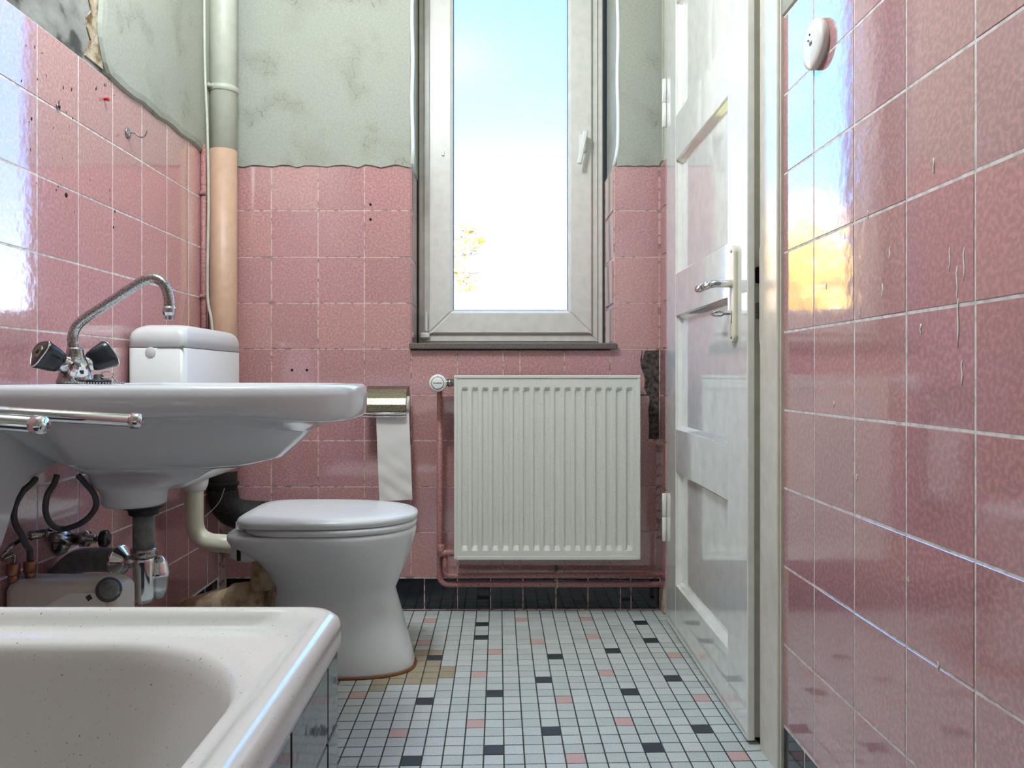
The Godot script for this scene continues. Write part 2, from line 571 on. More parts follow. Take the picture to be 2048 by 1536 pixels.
func build_room() -> void:
	# floor
	var fl := thing("floor", "grey mosaic floor with scattered dark and pink square tiles", "floor", Vector3.ZERO, "structure")
	slab("concrete", Vector3(-1.2, -0.25, -2.95), Vector3(0.95, -0.0007, 1.4), M.floor_joint, fl)
	var dark_at := [[-1, 59], [-1, 56], [11, 59], [11, 55], [8, 53], [4, 52], [-4, 52], [3, 48], [11, 48], [0, 46], [8, 46], [-4, 45], [3, 41], [11, 41], [0, 39], [8, 39], [-4, 38]]
	var pink_at := [[-5, 60], [2, 60], [7, 60], [-5, 55], [3, 55], [7, 56], [0, 53], [12, 52], [-1, 49], [7, 49], [-8, 46], [4, 45], [12, 45], [-1, 42], [-5, 41], [7, 42], [4, 38], [12, 38]]
	var coloured := {}
	for e in dark_at: coloured[Vector2i(e[0], e[1])] = "mosaic_dark"
	for e in pink_at: coloured[Vector2i(e[0], e[1])] = "mosaic_pink"
	# the scatter goes on outside the view, seven rows apart
	for e in dark_at + pink_at:
		var rows: int = e[1]
		if rows <= 44:
			for k in range(1, 9):
				coloured[Vector2i(e[0], rows - 7 * k)] = coloured[Vector2i(e[0], rows)]
	var basis := Basis(Vector3(0.999, 0, -0.03), Vector3(0, 1, 0), Vector3(-0.006, 0, 0.999)) # the mosaic lies a little askew
	var flat := Basis(Vector3.RIGHT, -PI / 2)
	var one := tile_mesh(0.0385, 0.0379, 0.005, 0.0005)
	var shown := []
	var rest := {}
	for j in range(-27, 63):
		for i in range(-21, 14):
			var x := -0.0099 + 0.0414 * i
			var d := 0.0121 + 0.04075 * j
			var dd := d + 0.03 * x
			x += 0.006 * dd
			if x < LEFT + 0.02 or x > RIGHT - 0.012 or dd > BACK + 0.016 or dd < FRONT + 0.02: continue
			if x < -0.15 and dd < 0.63: continue
			var kind: String = coloured.get(Vector2i(i, j), "")
			if kind == "":
				kind = "mosaic_grey_%d" % rng.randi_range(0, 2)
				var away := Vector2(x + 0.22, (dd - 2.05) * 0.8).length()
				if x > -0.36 and away < 0.10 + 0.03 * rng.randf(): kind = "mosaic_rusty"
			var py := 754.0 + FOCAL * EYE / maxf(dd, 0.05)
			var px := 988.0 + FOCAL * x / maxf(dd, 0.05)
			var seen := dd > 1.5 and py < 1536 and px < 1515 - (1536 - py) * 0.66 and px > 690
			var tf := Transform3D(basis * flat * Basis.from_euler(Vector3(rng.randf_range(-0.006, 0.006), rng.randf_range(-0.006, 0.006), 0)), Vector3(x, rng.randf_range(-0.0003, 0.0003), -dd))
			if seen: shown.append([dd, tf, kind])
			else: rest.get_or_add(kind, []).append(tf)
	shown.sort_custom(func(a, b): return a[0] < b[0])
	for k in shown.size():
		if k < 300:
			var o := part("tile", one, M[shown[k][2]], fl)
			o.transform = shown[k][1]
		else:
			rest.get_or_add(shown[k][2], []).append(shown[k][1])
	for kind in rest:
		var st := SurfaceTool.new()
		for tf in rest[kind]: st.append_from(one, 0, tf)
		part("mosaic_tiles", st.commit(), M[kind], fl).set_meta("kind", "stuff")
	# ceiling, wall behind the camera
	var ce := thing("ceiling", "plain painted bathroom ceiling", "ceiling", Vector3.ZERO, "structure")
	slab("ceiling_slab", Vector3(-1.2, ROOM_TOP, -2.95), Vector3(0.95, ROOM_TOP + 0.2, 1.4), M.ceiling_paint, ce)
	var fr := thing("wall_front", "plastered bathroom wall opposite the window", "wall", Vector3.ZERO, "structure")
	slab("plaster", Vector3(-1.2, 0, -FRONT), Vector3(0.95, ROOM_TOP, -FRONT + 0.25), M.wall_plaster, fr)
	wall_back()
	wall_left()
	wall_right()

func wall_back() -> void:
	var w := thing("wall_back", "window wall with pink tiles below cracked grey plaster", "wall", Vector3.ZERO, "structure")
	var g := BACK + 0.0008   # face of the joints
	var f := BACK + 0.36     # outside face
	var top := TILE_TOP - 0.004
	slab("masonry", Vector3(-1.2, 0, -f), Vector3(-0.276, top, -g), M.grout_back, w, 0.0)
	slab("masonry", Vector3(-0.276, 0, -f), Vector3(0.396, 0.858, -g), M.grout_back, w, 0.0)
	slab("masonry", Vector3(0.396, 0, -f), Vector3(0.7, top, -g), M.grout_back, w, 0.0)
	slab("plaster", Vector3(-1.2, top, -f), Vector3(-0.272, ROOM_TOP, -BACK + 0.004), M.wall_plaster, w, 0.006)
	slab("plaster", Vector3(0.404, top, -f), Vector3(0.7, ROOM_TOP, -BACK + 0.004), M.wall_plaster, w, 0.006)
	slab("plaster", Vector3(-0.272, 2.26, -f), Vector3(0.404, ROOM_TOP, -BACK + 0.004), M.wall_plaster, w, 0.004)
	# ragged lower edge of the plaster
	var ragged := PackedVector2Array()
	for k in 26: ragged.append(Vector2(-0.9 + 0.6275 * k / 25.0, 1.4665 + 0.004 * sin(k * 1.7) + rng.randf_range(-0.003, 0.003)))
	ragged.append(Vector2(-0.2725, 1.50))
	ragged.append(Vector2(-0.9, 1.50))
	part("plaster_edge", prism(ragged, 0.006, 0.0), M.wall_plaster, w, Vector3(0, 0, -BACK - 0.001))
	var ragged2 := PackedVector2Array()
	for k in 8: ragged2.append(Vector2(0.405 + 0.14 * k / 7.0, 1.4655 + rng.randf_range(-0.003, 0.003)))
	ragged2.append(Vector2(0.545, 1.5))
	ragged2.append(Vector2(0.405, 1.5))
	part("plaster_edge", prism(ragged2, 0.006, 0.0), M.wall_plaster, w, Vector3(0, 0, -BACK - 0.001))
	# plaster beads on the edges of the window recess
	var bead := PackedVector3Array()
	for k in 15: bead.append(Vector3(-0.270 + 0.0016 * sin(k * 1.3), 1.472 + 0.0575 * k, -BACK + 0.001))
	part("corner_bead", tube(bead, 0.006, 8), M.white_plastic, w)
	bead = PackedVector3Array()
	bead.append(Vector3(0.398, 1.468, -BACK - 0.005))
	bead.append(Vector3(0.404, 1.50, -BACK + 0.0))
	for k in 15: bead.append(Vector3(0.409 + 0.0016 * sin(k * 1.1), 1.535 + 0.052 * k, -BACK + 0.001))
	part("corner_bead", tube(bead, 0.006, 8), M.white_plastic, w)
	# pink tiles
	var rows := [1.468, 1.32, 1.166, 1.014, 0.8625, 0.7105, 0.56, 0.408, 0.258, 0.108]
	var cols := [-0.888, -0.735, -0.581, -0.428, -0.2735]
	for r in 9:
		for c in 4:
			put_tile(w, cols[c], cols[c + 1], rows[r + 1], rows[r], "back", BACK, pink())
	var under := [-0.2735, -0.1206, 0.0297, 0.0859, 0.2329, 0.3832]
	for r in range(4, 9):
		for c in 5:
			put_tile(w, under[c], under[c + 1], rows[r + 1], minf(rows[r], 0.859), "back", BACK, pink())
	for r in 4: put_tile(w, 0.397, 0.545, rows[r + 1], rows[r], "back", BACK, pink())
	for r in range(6, 9): put_tile(w, 0.3832, 0.538, rows[r + 1], rows[r], "back", BACK, pink())
	# two broken tiles in the corner and the mortar behind them
	var b1 := PackedVector2Array([Vector2(0.3845, 0.712), Vector2(0.506, 0.712), Vector2(0.497, 0.733), Vector2(0.499, 0.765), Vector2(0.486, 0.803), Vector2(0.484, 0.826), Vector2(0.490, 0.861), Vector2(0.3845, 0.861)])
	part("tile", prism(b1, 0.006, 0.001), M.pink_glaze_1, w, Vector3(0, 0, -BACK - 0.006), "pink tile with a broken edge")
	var b2 := PackedVector2Array([Vector2(0.3845, 0.5615), Vector2(0.511, 0.5615), Vector2(0.513, 0.61), Vector2(0.510, 0.66), Vector2(0.515, 0.695), Vector2(0.512, 0.709), Vector2(0.3845, 0.709)])
	part("tile", prism(b2, 0.006, 0.001), M.pink_glaze_2, w, Vector3(0, 0, -BACK - 0.006), "pink tile with a broken edge")
	part("mortar", prism(PackedVector2Array([Vector2(0.478, 0.566), Vector2(0.545, 0.566), Vector2(0.545, 0.858), Vector2(0.478, 0.858)]), 0.004, 0.0), M.bare_mortar, w, Vector3(0, 0, -BACK - 0.0043))
	var sl := PackedVector2Array([Vector2(0.493, 0.862), Vector2(0.4985, 0.862), Vector2(0.4915, 0.828), Vector2(0.4885, 0.83)])
	part("tile_sliver", prism(sl, 0.005, 0.0005), M.pink_glaze_0, w, Vector3(0, 0, -BACK - 0.005))
	# tiles in the window recess
	for r in 4:
		put_tile(w, BACK + 0.003, BACK + 0.165, rows[r + 1], rows[r] - 0.012, "left", -0.2715, pink())
		put_tile(w, BACK + 0.003, BACK + 0.165, rows[r + 1], rows[r] - 0.012, "right", 0.392 + 0.002 * sin(r * 2.1), pink(), 0.003, 0.012)
	# skirting of dark tiles
	var s := thing("baseboard_back", "row of small dark glazed tiles below the window wall", "baseboard", Vector3.ZERO, "structure")
	slab("joint", Vector3(-0.9, 0.0, -BACK - 0.03), Vector3(0.56, 0.107, -BACK - 0.001), M.grout_dark, s, 0.0)
	var sx := [-0.886, -0.778, -0.67, -0.562, -0.454, -0.346, -0.2296, -0.1206, -0.0116, 0.0958, 0.2048, 0.3105, 0.4178, 0.4525, 0.548]
	for k in sx.size() - 1: put_tile(s, sx[k], sx[k + 1], 0.002, 0.106, "back", BACK, dark())

func wall_left() -> void:
	var w := thing("wall_left", "long pink tiled wall behind basin and bathtub", "wall", Vector3.ZERO, "structure")
	slab("masonry", Vector3(-1.2, 0, -BACK - 0.005), Vector3(LEFT - 0.0007, TILE_TOP, 1.3), M.grout, w, 0.0)
	# bare cement where the plaster fell off, and the plaster coat that is left
	slab("cement_patch", Vector3(-1.2, TILE_TOP, -1.80), Vector3(LEFT - 0.003, ROOM_TOP, -0.9), M.cement, w, 0.0, "dark bare cement above the tiles")
	slab("plaster", Vector3(-1.2, TILE_TOP, -0.9), Vector3(LEFT + 0.004, ROOM_TOP, 1.3), M.wall_plaster, w, 0.004)
	var edge := [[1.835, 1.4735], [1.812, 1.481], [1.795, 1.50], [1.784, 1.523], [1.774, 1.55], [1.7715, 1.58], [1.776, 1.61], [1.777, 1.64], [1.770, 1.70], [1.778, 1.80], [1.765, 1.95], [1.77, 2.2], [1.76, ROOM_TOP]]
	var rows := []
	# a coat that rounds off towards its broken edge
	for k in 4:
		var x: float = [-1.0, LEFT + 0.002, LEFT + 0.0085, LEFT + 0.011][k]
		var back: float = [0.0, 0.0, 0.006, 0.022][k]
		var ring := PackedVector3Array()
		for e in edge: ring.append(Vector3(x, maxf(e[1], TILE_TOP + back * 0.9), -(e[0] + back)))
		ring.append(Vector3(x, ROOM_TOP, -BACK - 0.004))
		ring.append(Vector3(x, 1.468 + back * 0.9, -BACK - 0.004))
		for q in 14: ring.append(Vector3(x, 1.4695 + back * 0.9 + 0.0035 * sin(q * 1.9), -(2.52 - 0.048 * q)))
		rows.append(ring)
	var coat := loft_tri(rows)
	var face: PackedVector3Array = rows[3]
	var flat := PackedVector2Array()
	for p in face: flat.append(Vector2(-p.z, p.y))
	var ix := Geometry2D.triangulate_polygon(flat)
	for i in range(0, ix.size(), 3):
		var a := face[ix[i]]
		var b := face[ix[i + 1]]
		var c := face[ix[i + 2]]
		coat.append_array([a, b, c] if (b - a).cross(c - a).x < 0 else [a, c, b])
	part("plaster", commit(coat, false), M.wall_plaster, w)
	# crumbling rim of the broken plaster
	var rim := PackedVector2Array()
	for k in 12: rim.append(Vector2(-1.80 + 0.004 * sin(k * 2.3), 1.485 + 0.022 * k))
	for k in 12: rim.append(Vector2(-1.733 + 0.012 * sin(k * 1.9) + 0.045 * (11 - k) / 11.0 * -0.2, 1.485 + 0.022 * (11 - k)))
	var o := part("crumbled_rim", prism(rim, 0.005, 0.0), M.crumbling_plaster, w, Vector3(LEFT - 0.005, 0, 0))
	o.transform = Transform3D(Basis(Vector3.UP, PI / 2), Vector3(LEFT - 0.005, 0, 0)) * Transform3D(Basis(Vector3(-1, 0, 0), Vector3(0, 1, 0), Vector3(0, 0, -1)), Vector3(0, 0, 0.005))
	var vr := [0.1095, 0.2445, 0.399, 0.5535, 0.708, 0.8625, 1.017, 1.1715, 1.326, 1.4735]
	for c in range(-17, 7):
		var d0 := 1.5415 + 0.1525 * c
		var d1 := minf(d0 + 0.1525, BACK - 0.004)
		if d0 < FRONT + 0.01: continue
		for r in 9:
			if d1 < 0.62 and vr[r + 1] < 0.5: continue
			put_tile(w, d0, d1, vr[r], vr[r + 1], "left", LEFT, pink())
	var s := thing("baseboard_left", "row of small dark glazed tiles along the wall under the basin", "baseboard", Vector3.ZERO, "structure")
	slab("joint", Vector3(LEFT - 0.03, 0.0, -BACK), Vector3(LEFT - 0.001, 0.108, -0.64), M.grout_dark, s, 0.0)
	for k in 17: put_tile(s, 0.70 + 0.1085 * k, 0.70 + 0.1085 * (k + 1), 0.002, 0.107, "left", LEFT, dark())

func wall_right() -> void:
	var w := thing("wall_right", "pink tiled wall beside the door, with chalky scratches", "wall", Vector3.ZERO, "structure")
	slab("masonry", Vector3(RIGHT + 0.0007, 0, -1.56), Vector3(0.95, TILE_TOP - 0.003, 1.3), M.grout, w, 0.0)
	slab("plaster", Vector3(RIGHT - 0.003, TILE_TOP - 0.003, -1.56), Vector3(0.95, ROOM_TOP, 1.3), M.wall_plaster, w, 0.003)
	slab("masonry", Vector3(0.5486, 0, -BACK - 0.02), Vector3(0.95, TILE_TOP - 0.003, -2.51), M.grout_back, w, 0.0)
	slab("plaster", Vector3(0.544, TILE_TOP - 0.003, -BACK - 0.02), Vector3(0.95, ROOM_TOP, -2.51), M.wall_plaster, w, 0.003)
	slab("masonry", Vector3(0.72, 0, -2.52), Vector3(0.95, ROOM_TOP, -1.55), M.wall_plaster, w, 0.0)
	slab("plaster", Vector3(0.556, 2.06, -2.52), Vector3(0.95, ROOM_TOP, -1.55), M.wall_plaster, w, 0.003)
	var vr := [0.0945, 0.252, 0.4037, 0.5552, 0.7057, 0.8572, 1.0106, 1.1626, 1.315, 1.467]
	for c in range(-15, 1):
		var d0 := 1.361 + 0.1518 * c
		if d0 < FRONT + 0.01: continue
		for r in 9: put_tile(w, d0, d0 + 0.1518, vr[r], vr[r + 1], "right", RIGHT, pink())
	var rows := [1.468, 1.32, 1.166, 1.014, 0.8625, 0.7105, 0.56, 0.408, 0.258, 0.108]
	for r in 9: put_tile(w, 2.47, BACK - 0.002, rows[r + 1], rows[r], "right", 0.547, pink(), 0.003, 0.006)
	# chalky drips and plaster splashes stuck to the tiles
	var drips := []
	for e in [[1.165, 1.02, 0.012], [0.955, 0.93, 0.03], [0.94, 0.905, 0.045], [0.926, 0.925, 0.04], [0.938, 0.865, 0.06], [1.19, 0.88, 0.018], [1.12, 0.905, 0.02], [0.93, 0.79, 0.03], [1.10, 0.955, 0.02], [1.02, 0.84, 0.014], [1.24, 1.0, 0.01], [1.31, 0.93, 0.012], [0.99, 1.05, 0.02], [1.20, 0.62, 0.01], [1.05, 0.50, 0.008], [0.98, 0.41, 0.012], [1.28, 0.73, 0.01]]:
		var path := PackedVector3Array()
		var rad := []
		for k in 6:
			path.append(Vector3(RIGHT - 0.0002, e[1] - e[2] * k / 5.0, -(e[0] + 0.0011 * sin(k * 1.7 + e[0] * 40))))
			rad.append(0.0004 + 0.0009 * sin(PI * (k + 0.4) / 5.8) * (0.6 + 0.5 * rng.randf()))
		drips.append([tube(path, rad, 6), Transform3D()])
	part("plaster_splashes", join(drips), M.chalk, w, Vector3.ZERO, "dried pale drips on the pink tiles").set_meta("kind", "stuff")
	var s := thing("baseboard_right", "row of small dark glazed tiles below the wall by the door", "baseboard", Vector3.ZERO, "structure")
	slab("joint", Vector3(RIGHT + 0.001, 0.0, -1.515), Vector3(RIGHT + 0.03, 0.093, 1.1), M.grout_dark, s, 0.0)
	for k in 23: put_tile(s, 1.513 - 0.1085 * (k + 1), 1.513 - 0.1085 * k, 0.002, 0.0925, "right", RIGHT, dark())

func frame_parts(parent: Node3D, called: String, x0: float, x1: float, y0: float, y1: float, wl: float, wr: float, wb: float, wt: float, zf: float, zb: float, m: Material, bevel := 0.003) -> void:
	# a mitred frame of four bars between z = zf (front) and zb
	var corners := [Vector2(x0, y0), Vector2(x1, y0), Vector2(x1, y1), Vector2(x0, y1)]
	var inner := [Vector2(x0 + wl, y0 + wb), Vector2(x1 - wr, y0 + wb), Vector2(x1 - wr, y1 - wt), Vector2(x0 + wl, y1 - wt)]
	for k in 4:
		var j := (k + 1) % 4
		var quad := PackedVector2Array([corners[k], corners[j], inner[j], inner[k]])
		part(called, prism(quad, zf - zb, bevel), m, parent, Vector3(0, 0, zb))

func build_window() -> void:
	var w := thing("window_1", "tall plastic casement window with one clear pane", "window", Vector3.ZERO, "structure")
	var z := -(BACK + 0.20)
	frame_parts(w, "frame", -0.2705, 0.3905, 0.875, 2.262, 0.062, 0.062, 0.062, 0.06, z - 0.012, z - 0.08, M.window_plastic, 0.004)
	frame_parts(w, "frame_rebate", -0.2505, 0.3705, 0.896, 2.245, 0.03, 0.03, 0.03, 0.03, z - 0.005, z - 0.03, M.window_plastic, 0.003)
	frame_parts(w, "sash", -0.232, 0.349, 0.9235, 2.23, 0.080, 0.080, 0.078, 0.078, z + 0.008, z - 0.05, M.window_plastic, 0.005)
	frame_parts(w, "glazing_bead", -0.163, 0.2805, 0.991, 2.163, 0.017, 0.017, 0.017, 0.017, z + 0.003, z - 0.045, M.window_plastic, 0.008)
	frame_parts(w, "gasket", -0.1475, 0.266, 1.006, 2.148, 0.004, 0.004, 0.004, 0.004, z - 0.006, z - 0.03, M.seal_and_gap_shade, 0.0)
	part("pane", block(Vector3(0.418, 1.15, 0.004), 0.0), M.window_glass, w, Vector3(0.0593, 1.577, z - 0.022))
	# handle: rose and slanted lever
	var h := part("handle", block(Vector3(0.026, 0.066, 0.008), 0.003), M.white_plastic, w, Vector3(0.314, 1.60, z + 0.0115))
	var lever := part("lever", block(Vector3(0.017, 0.122, 0.012), 0.004), M.white_plastic, h, Vector3(-0.004, -0.025, 0.036))
	lever.rotation.z = -0.2
	part("spindle", rod(Vector3(0.006, 0.022, 0.003), Vector3(0.006, 0.022, 0.04), 0.009), M.white_plastic, h)
	# hinge covers and a small clip
	part("hinge_cover", block(Vector3(0.011, 0.072, 0.02), 0.004), M.white_plastic, w, Vector3(-0.241, 0.966, z + 0.004))
	part("hinge_cover", block(Vector3(0.034, 0.022, 0.024), 0.005), M.white_plastic, w, Vector3(-0.246, 0.917, z + 0.008))
	part("clip", block(Vector3(0.010, 0.02, 0.006), 0.002), M.white_plastic, w, Vector3(-0.181, 1.565, z + 0.011))
	slab("gap_shadow_strip", Vector3(0.3905, 0.87, z - 0.06), Vector3(0.4, 2.26, z - 0.012), M.seal_and_gap_shade, w, 0.0)  # dark strips painting the shadow in the gaps beside the frame
	slab("gap_shadow_strip", Vector3(-0.277, 0.87, z - 0.06), Vector3(-0.2705, 2.26, z - 0.012), M.seal_and_gap_shade, w, 0.0)
	slab("sill", Vector3(-0.2785, 0.8615, z - 0.01), Vector3(0.405, 0.8815, -BACK + 0.022), M.sill_stone, w, 0.003, "dark stone window sill with chipped edge")

func build_door() -> void:
	var d := thing("door_1", "cream gloss panel door standing slightly ajar", "door", Vector3(0.541, 0, -2.43), "structure")
	var hinge := Vector2(0.541, 2.43)
	var free := Vector2(0.530, 1.622)
	var width := hinge.distance_to(free)
	d.rotation.y = -PI / 2 - atan2(0.011, 0.808)
	# local: x from the hinges to the lock, y up, z into the room
	var ys := [0.008, 0.153, 0.4885, 0.615, 0.9505, 1.0755, 1.411, 1.543, 1.879, 2.003]
	var x0 := 0.13
	var x1 := width - 0.143
	slab("stile", Vector3(0, ys[0], -0.04), Vector3(x0, ys[9], 0), M.door_paint, d, 0.002)
	slab("stile", Vector3(x1, ys[0], -0.0165), Vector3(width, ys[9], 0), M.door_paint, d, 0.002)
	slab("stile_core", Vector3(x1, ys[0], -0.04), Vector3(width - 0.016, ys[9], -0.0165), M.door_paint, d, 0.001)
	for k in 5: slab("rail", Vector3(x0, ys[k * 2], -0.04), Vector3(x1, ys[k * 2 + 1], 0), M.door_paint, d, 0.0012)
	for k in 4:
		var a: float = ys[k * 2 + 1]
		var b: float = ys[k * 2 + 2]
		var p := slab("panel", Vector3(x0 - 0.004, a - 0.004, -0.03), Vector3(x1 + 0.004, b + 0.004, -0.018), M.door_paint, d, 0.0)
		# a bevelled moulding round each panel
		var mid := p.position
		for q in [["moulding", x0, x1, a, 1.0], ["moulding", x0, x1, b, -1.0]]:
			var tri := PackedVector2Array([Vector2(0, 0), Vector2(0.011 * q[4], 0), Vector2(0, 0.011)])
			var bar := part("moulding", prism(tri, x1 - x0, 0.0), M.door_paint, p)
			bar.transform = Transform3D(Basis(Vector3(0, 1, 0), Vector3(0, 0, 1), Vector3(1, 0, 0)), Vector3(x0, q[3], -0.018) - mid)
		for q in [[x0, 1.0], [x1, -1.0]]:
			var tri := PackedVector2Array([Vector2(0, 0), Vector2(0.011 * q[1], 0), Vector2(0, 0.011)])
			var bar := part("moulding", prism(tri, b - a, 0.0), M.door_paint, p)
			bar.transform = Transform3D(Basis(Vector3(1, 0, 0), Vector3(0, 0, 1), Vector3(0, -1, 0)), Vector3(q[0], b, -0.018) - mid)
	# hinges
	for y in [0.33, 1.63]:
		var hg := part("hinge", rod(Vector3(-0.004, y - 0.075, 0.006), Vector3(-0.004, y + 0.0, 0.006), 0.0075), M.door_paint, d)
		part("knuckle", rod(Vector3(-0.004, y + 0.002, 0.006), Vector3(-0.004, y + 0.075, 0.006), 0.0075), M.door_paint, hg)
	# long plate, lever, lock
	var lx := width - 0.082
	var plate_shape := PackedVector2Array()
	for k in 20:
		var a := TAU * (k + 0.5) / 20
		plate_shape.append(Vector2(cos(a) * 0.019, sin(a) * 0.019 + (0.0885 if sin(a) > 0 else -0.0885)))
	var plate := part("handle_plate", prism(plate_shape, 0.009, 0.003), M.cream_lacquer, d, Vector3(lx, 0.952, 0))
	for y in [0.095, -0.095]: part("screw", lathe([Vector2(0.0, 0.0), Vector2(0.0038, 0.0), Vector2(0.003, 0.0015), Vector2(0, 0.002)], 12), M.worn_chrome, plate, Vector3(0, y, 0.009)).rotation.x = PI / 2
	slab("keyhole", Vector3(-0.002, -0.064, 0.0085), Vector3(0.002, -0.036, 0.0093), M.gap, plate, 0.0)
	var lever := part("lever_handle", tube(bends([Vector3(0, 0.023, 0.004), Vector3(0, 0.023, 0.05), Vector3(-0.055, 0.023, 0.052), Vector3(-0.118, 0.025, 0.052)], 0.014, 8), 0.0085, 14), M.clean_chrome, plate)
	part("grip", lathe([Vector2(0, -0.062), Vector2(0.006, -0.060), Vector2(0.0095, -0.05), Vector2(0.0105, -0.02), Vector2(0.0088, 0.03)], 16), M.clean_chrome, lever, Vector3(-0.066, 0.024, 0.052)).rotation = Vector3(0, 0, -PI / 2)
	part("latch_bolt", block(Vector3(0.012, 0.034, 0.012), 0.002), M.gap, d, Vector3(width - 0.012, 0.985, -0.028))
	part("dead_bolt", block(Vector3(0.006, 0.034, 0.012), 0.001), M.worn_chrome, d, Vector3(width - 0.014, 0.91, -0.028))
	# key in the lock: a thing of its own
	var at_lock := d.transform * Vector3(lx, 0.952 - 0.043, 0.0)
	var key := thing("door_key", "small dark key with an open bow, stuck in the lock of the cream door", "key", at_lock)
	key.rotation = d.rotation
	part("shaft", rod(Vector3(0, 0, -0.004), Vector3(0, 0, 0.026), 0.0026), M.worn_chrome, key)
	var bow := PackedVector3Array()
	for k in 17:
		var a := TAU * k / 16
		bow.append(Vector3(-0.010 * sin(a) * (0.75 + 0.25 * cos(a)), -0.002 * sin(a), 0.039 - 0.0135 * cos(a)))
	var ring := part("bow", tube(bow, 0.0022, 8), M.worn_chrome, key)
	ring.rotation = Vector3(0, 0, 0.3)
	# frame
	var t := thing("trim_1", "painted wooden door frame with strike plate beside the tiles", "door frame", Vector3.ZERO, "structure")
	var jamb := PackedVector2Array()
	# plan of the jamb: x to the right, y towards the camera
	var r := 0.011
	for k in 7:
		var a := PI + PI / 2 * k / 6.0
		jamb.append(Vector2(0.5505 + r + cos(a) * r, -1.613 + r + sin(a) * r))
	jamb.append(Vector2(0.64, -1.613))
	jamb.append(Vector2(0.64, -1.507))
	for k in 5:
		var a := PI / 2 + PI / 2 * k / 4.0
		jamb.append(Vector2(0.5505 + 0.004 + cos(a) * 0.004, -1.507 - 0.004 + sin(a) * 0.004))
	var up := Basis(Vector3(1, 0, 0), Vector3(0, 0, 1), Vector3(0, -1, 0))
	part("jamb", prism(jamb, 2.06, 0.0), M.frame_paint, t).transform = Transform3D(up, Vector3(0, 2.06, 0))
	slab("jamb_inner", Vector3(0.566, 0, -1.628), Vector3(0.73, 2.06, -1.600), M.frame_paint, t, 0.002)
	slab("jamb", Vector3(0.5515, 0, -2.54), Vector3(0.64, 2.06, -2.44), M.frame_paint, t, 0.006)
	slab("head", Vector3(0.5515, 2.0, -2.54), Vector3(0.64, 2.09, -1.507), M.frame_paint, t, 0.006)
	slab("strike_plate", Vector3(0.5525, 0.84, -1.6148), Vector3(0.574, 1.04, -1.6115), M.frame_paint, t, 0.001)
	slab("jamb_lining", Vector3(0.640, 0.0, -2.46), Vector3(0.73, 2.06, -2.44), M.frame_paint, t, 0.001)
	slab("plaster_seam", Vector3(0.556, 0.0, -1.5095), Vector3(RIGHT + 0.004, 2.06, -1.503), M.frame_paint, t, 0.001)

func build_tub() -> void:
	var t := thing("bathtub", "white enamel bathtub with dark grit specks on its rim", "bathtub")
	var x0 := LEFT + 0.001
	var x1 := -0.123
	var z0 := -0.648   # far end
	var z1 := 1.06
	var rows := []
	# [inset right and far, inset wall side, corner radius, height]
	for e in [[0.012, 0.0, 0.022, 0.549], [0.002, 0.0, 0.024, 0.551], [0.0, 0.0, 0.026, 0.557], [0.0, 0.0, 0.026, 0.569], [0.002, 0.001, 0.026, 0.5755], [0.006, 0.003, 0.026, 0.5795], [0.011, 0.006, 0.026, 0.581], [0.016, 0.012, 0.03, 0.5808], [0.019, 0.016, 0.034, 0.5792], [0.023, 0.021, 0.04, 0.5755], [0.027, 0.026, 0.046, 0.5712], [0.030, 0.03, 0.05, 0.5695], [0.034, 0.036, 0.056, 0.569]]:
		rows.append(round_rect(x0 + e[1], x1 - e[0], z0 + e[0], z1 - e[0], e[2], e[3], 10))
	part("rim", loft(rows, true, false, false), M.enamel, t)
	rows = []
	for e in [[0.034, 0.036, 0.056, 0.569, 0.0], [0.036, 0.05, 0.10, 0.5685, 0.006], [0.0385, 0.07, 0.12, 0.568, 0.016], [0.0405, 0.073, 0.122, 0.566, 0.018], [0.042, 0.075, 0.124, 0.562, 0.0195], [0.044, 0.077, 0.126, 0.552, 0.021], [0.054, 0.086, 0.13, 0.50, 0.026], [0.085, 0.115, 0.14, 0.36, 0.05], [0.105, 0.135, 0.14, 0.26, 0.09], [0.135, 0.16, 0.13, 0.205, 0.15], [0.19, 0.21, 0.1, 0.18, 0.22], [0.36, 0.36, 0.02, 0.172, 0.5]]:
		rows.append(round_rect(x0 + e[1], x1 - e[0], z0 + e[0] + e[4], z1 - e[0] - e[4], e[2], e[3], 10))
	part("basin", loft(rows, true, false, true), M.enamel, t)
	# tiled surround
	var s := thing("bathtub_surround", "dark glazed tile apron built round the white bathtub", "tub surround")
	slab("masonry", Vector3(LEFT + 0.003, 0.0, -0.632), Vector3(-0.1365, 0.5485, -0.60), M.grout_dark, s, 0.0)
	slab("masonry", Vector3(-0.165, 0.0, -0.632), Vector3(-0.1298, 0.5485, 1.06), M.grout_dark, s, 0.0)
	var vr := [0.056, 0.164, 0.272, 0.380, 0.488, 0.547]
	for r in 5:
		put_tile(s, 0.597, 0.636, vr[r], vr[r + 1], "left", -0.128, dark(), 0.002, 0.003)
		for k in 15: put_tile(s, 0.597 - 0.108 * (k + 1), 0.597 - 0.108 * k, vr[r], vr[r + 1], "left", -0.128, dark(), 0.002, 0.003)
		for k in 7: put_tile(s, -0.13 - 0.108 * (k + 1), -0.13 - 0.108 * k, vr[r], vr[r + 1], "away", 0.634, dark(), 0.002, 0.003)

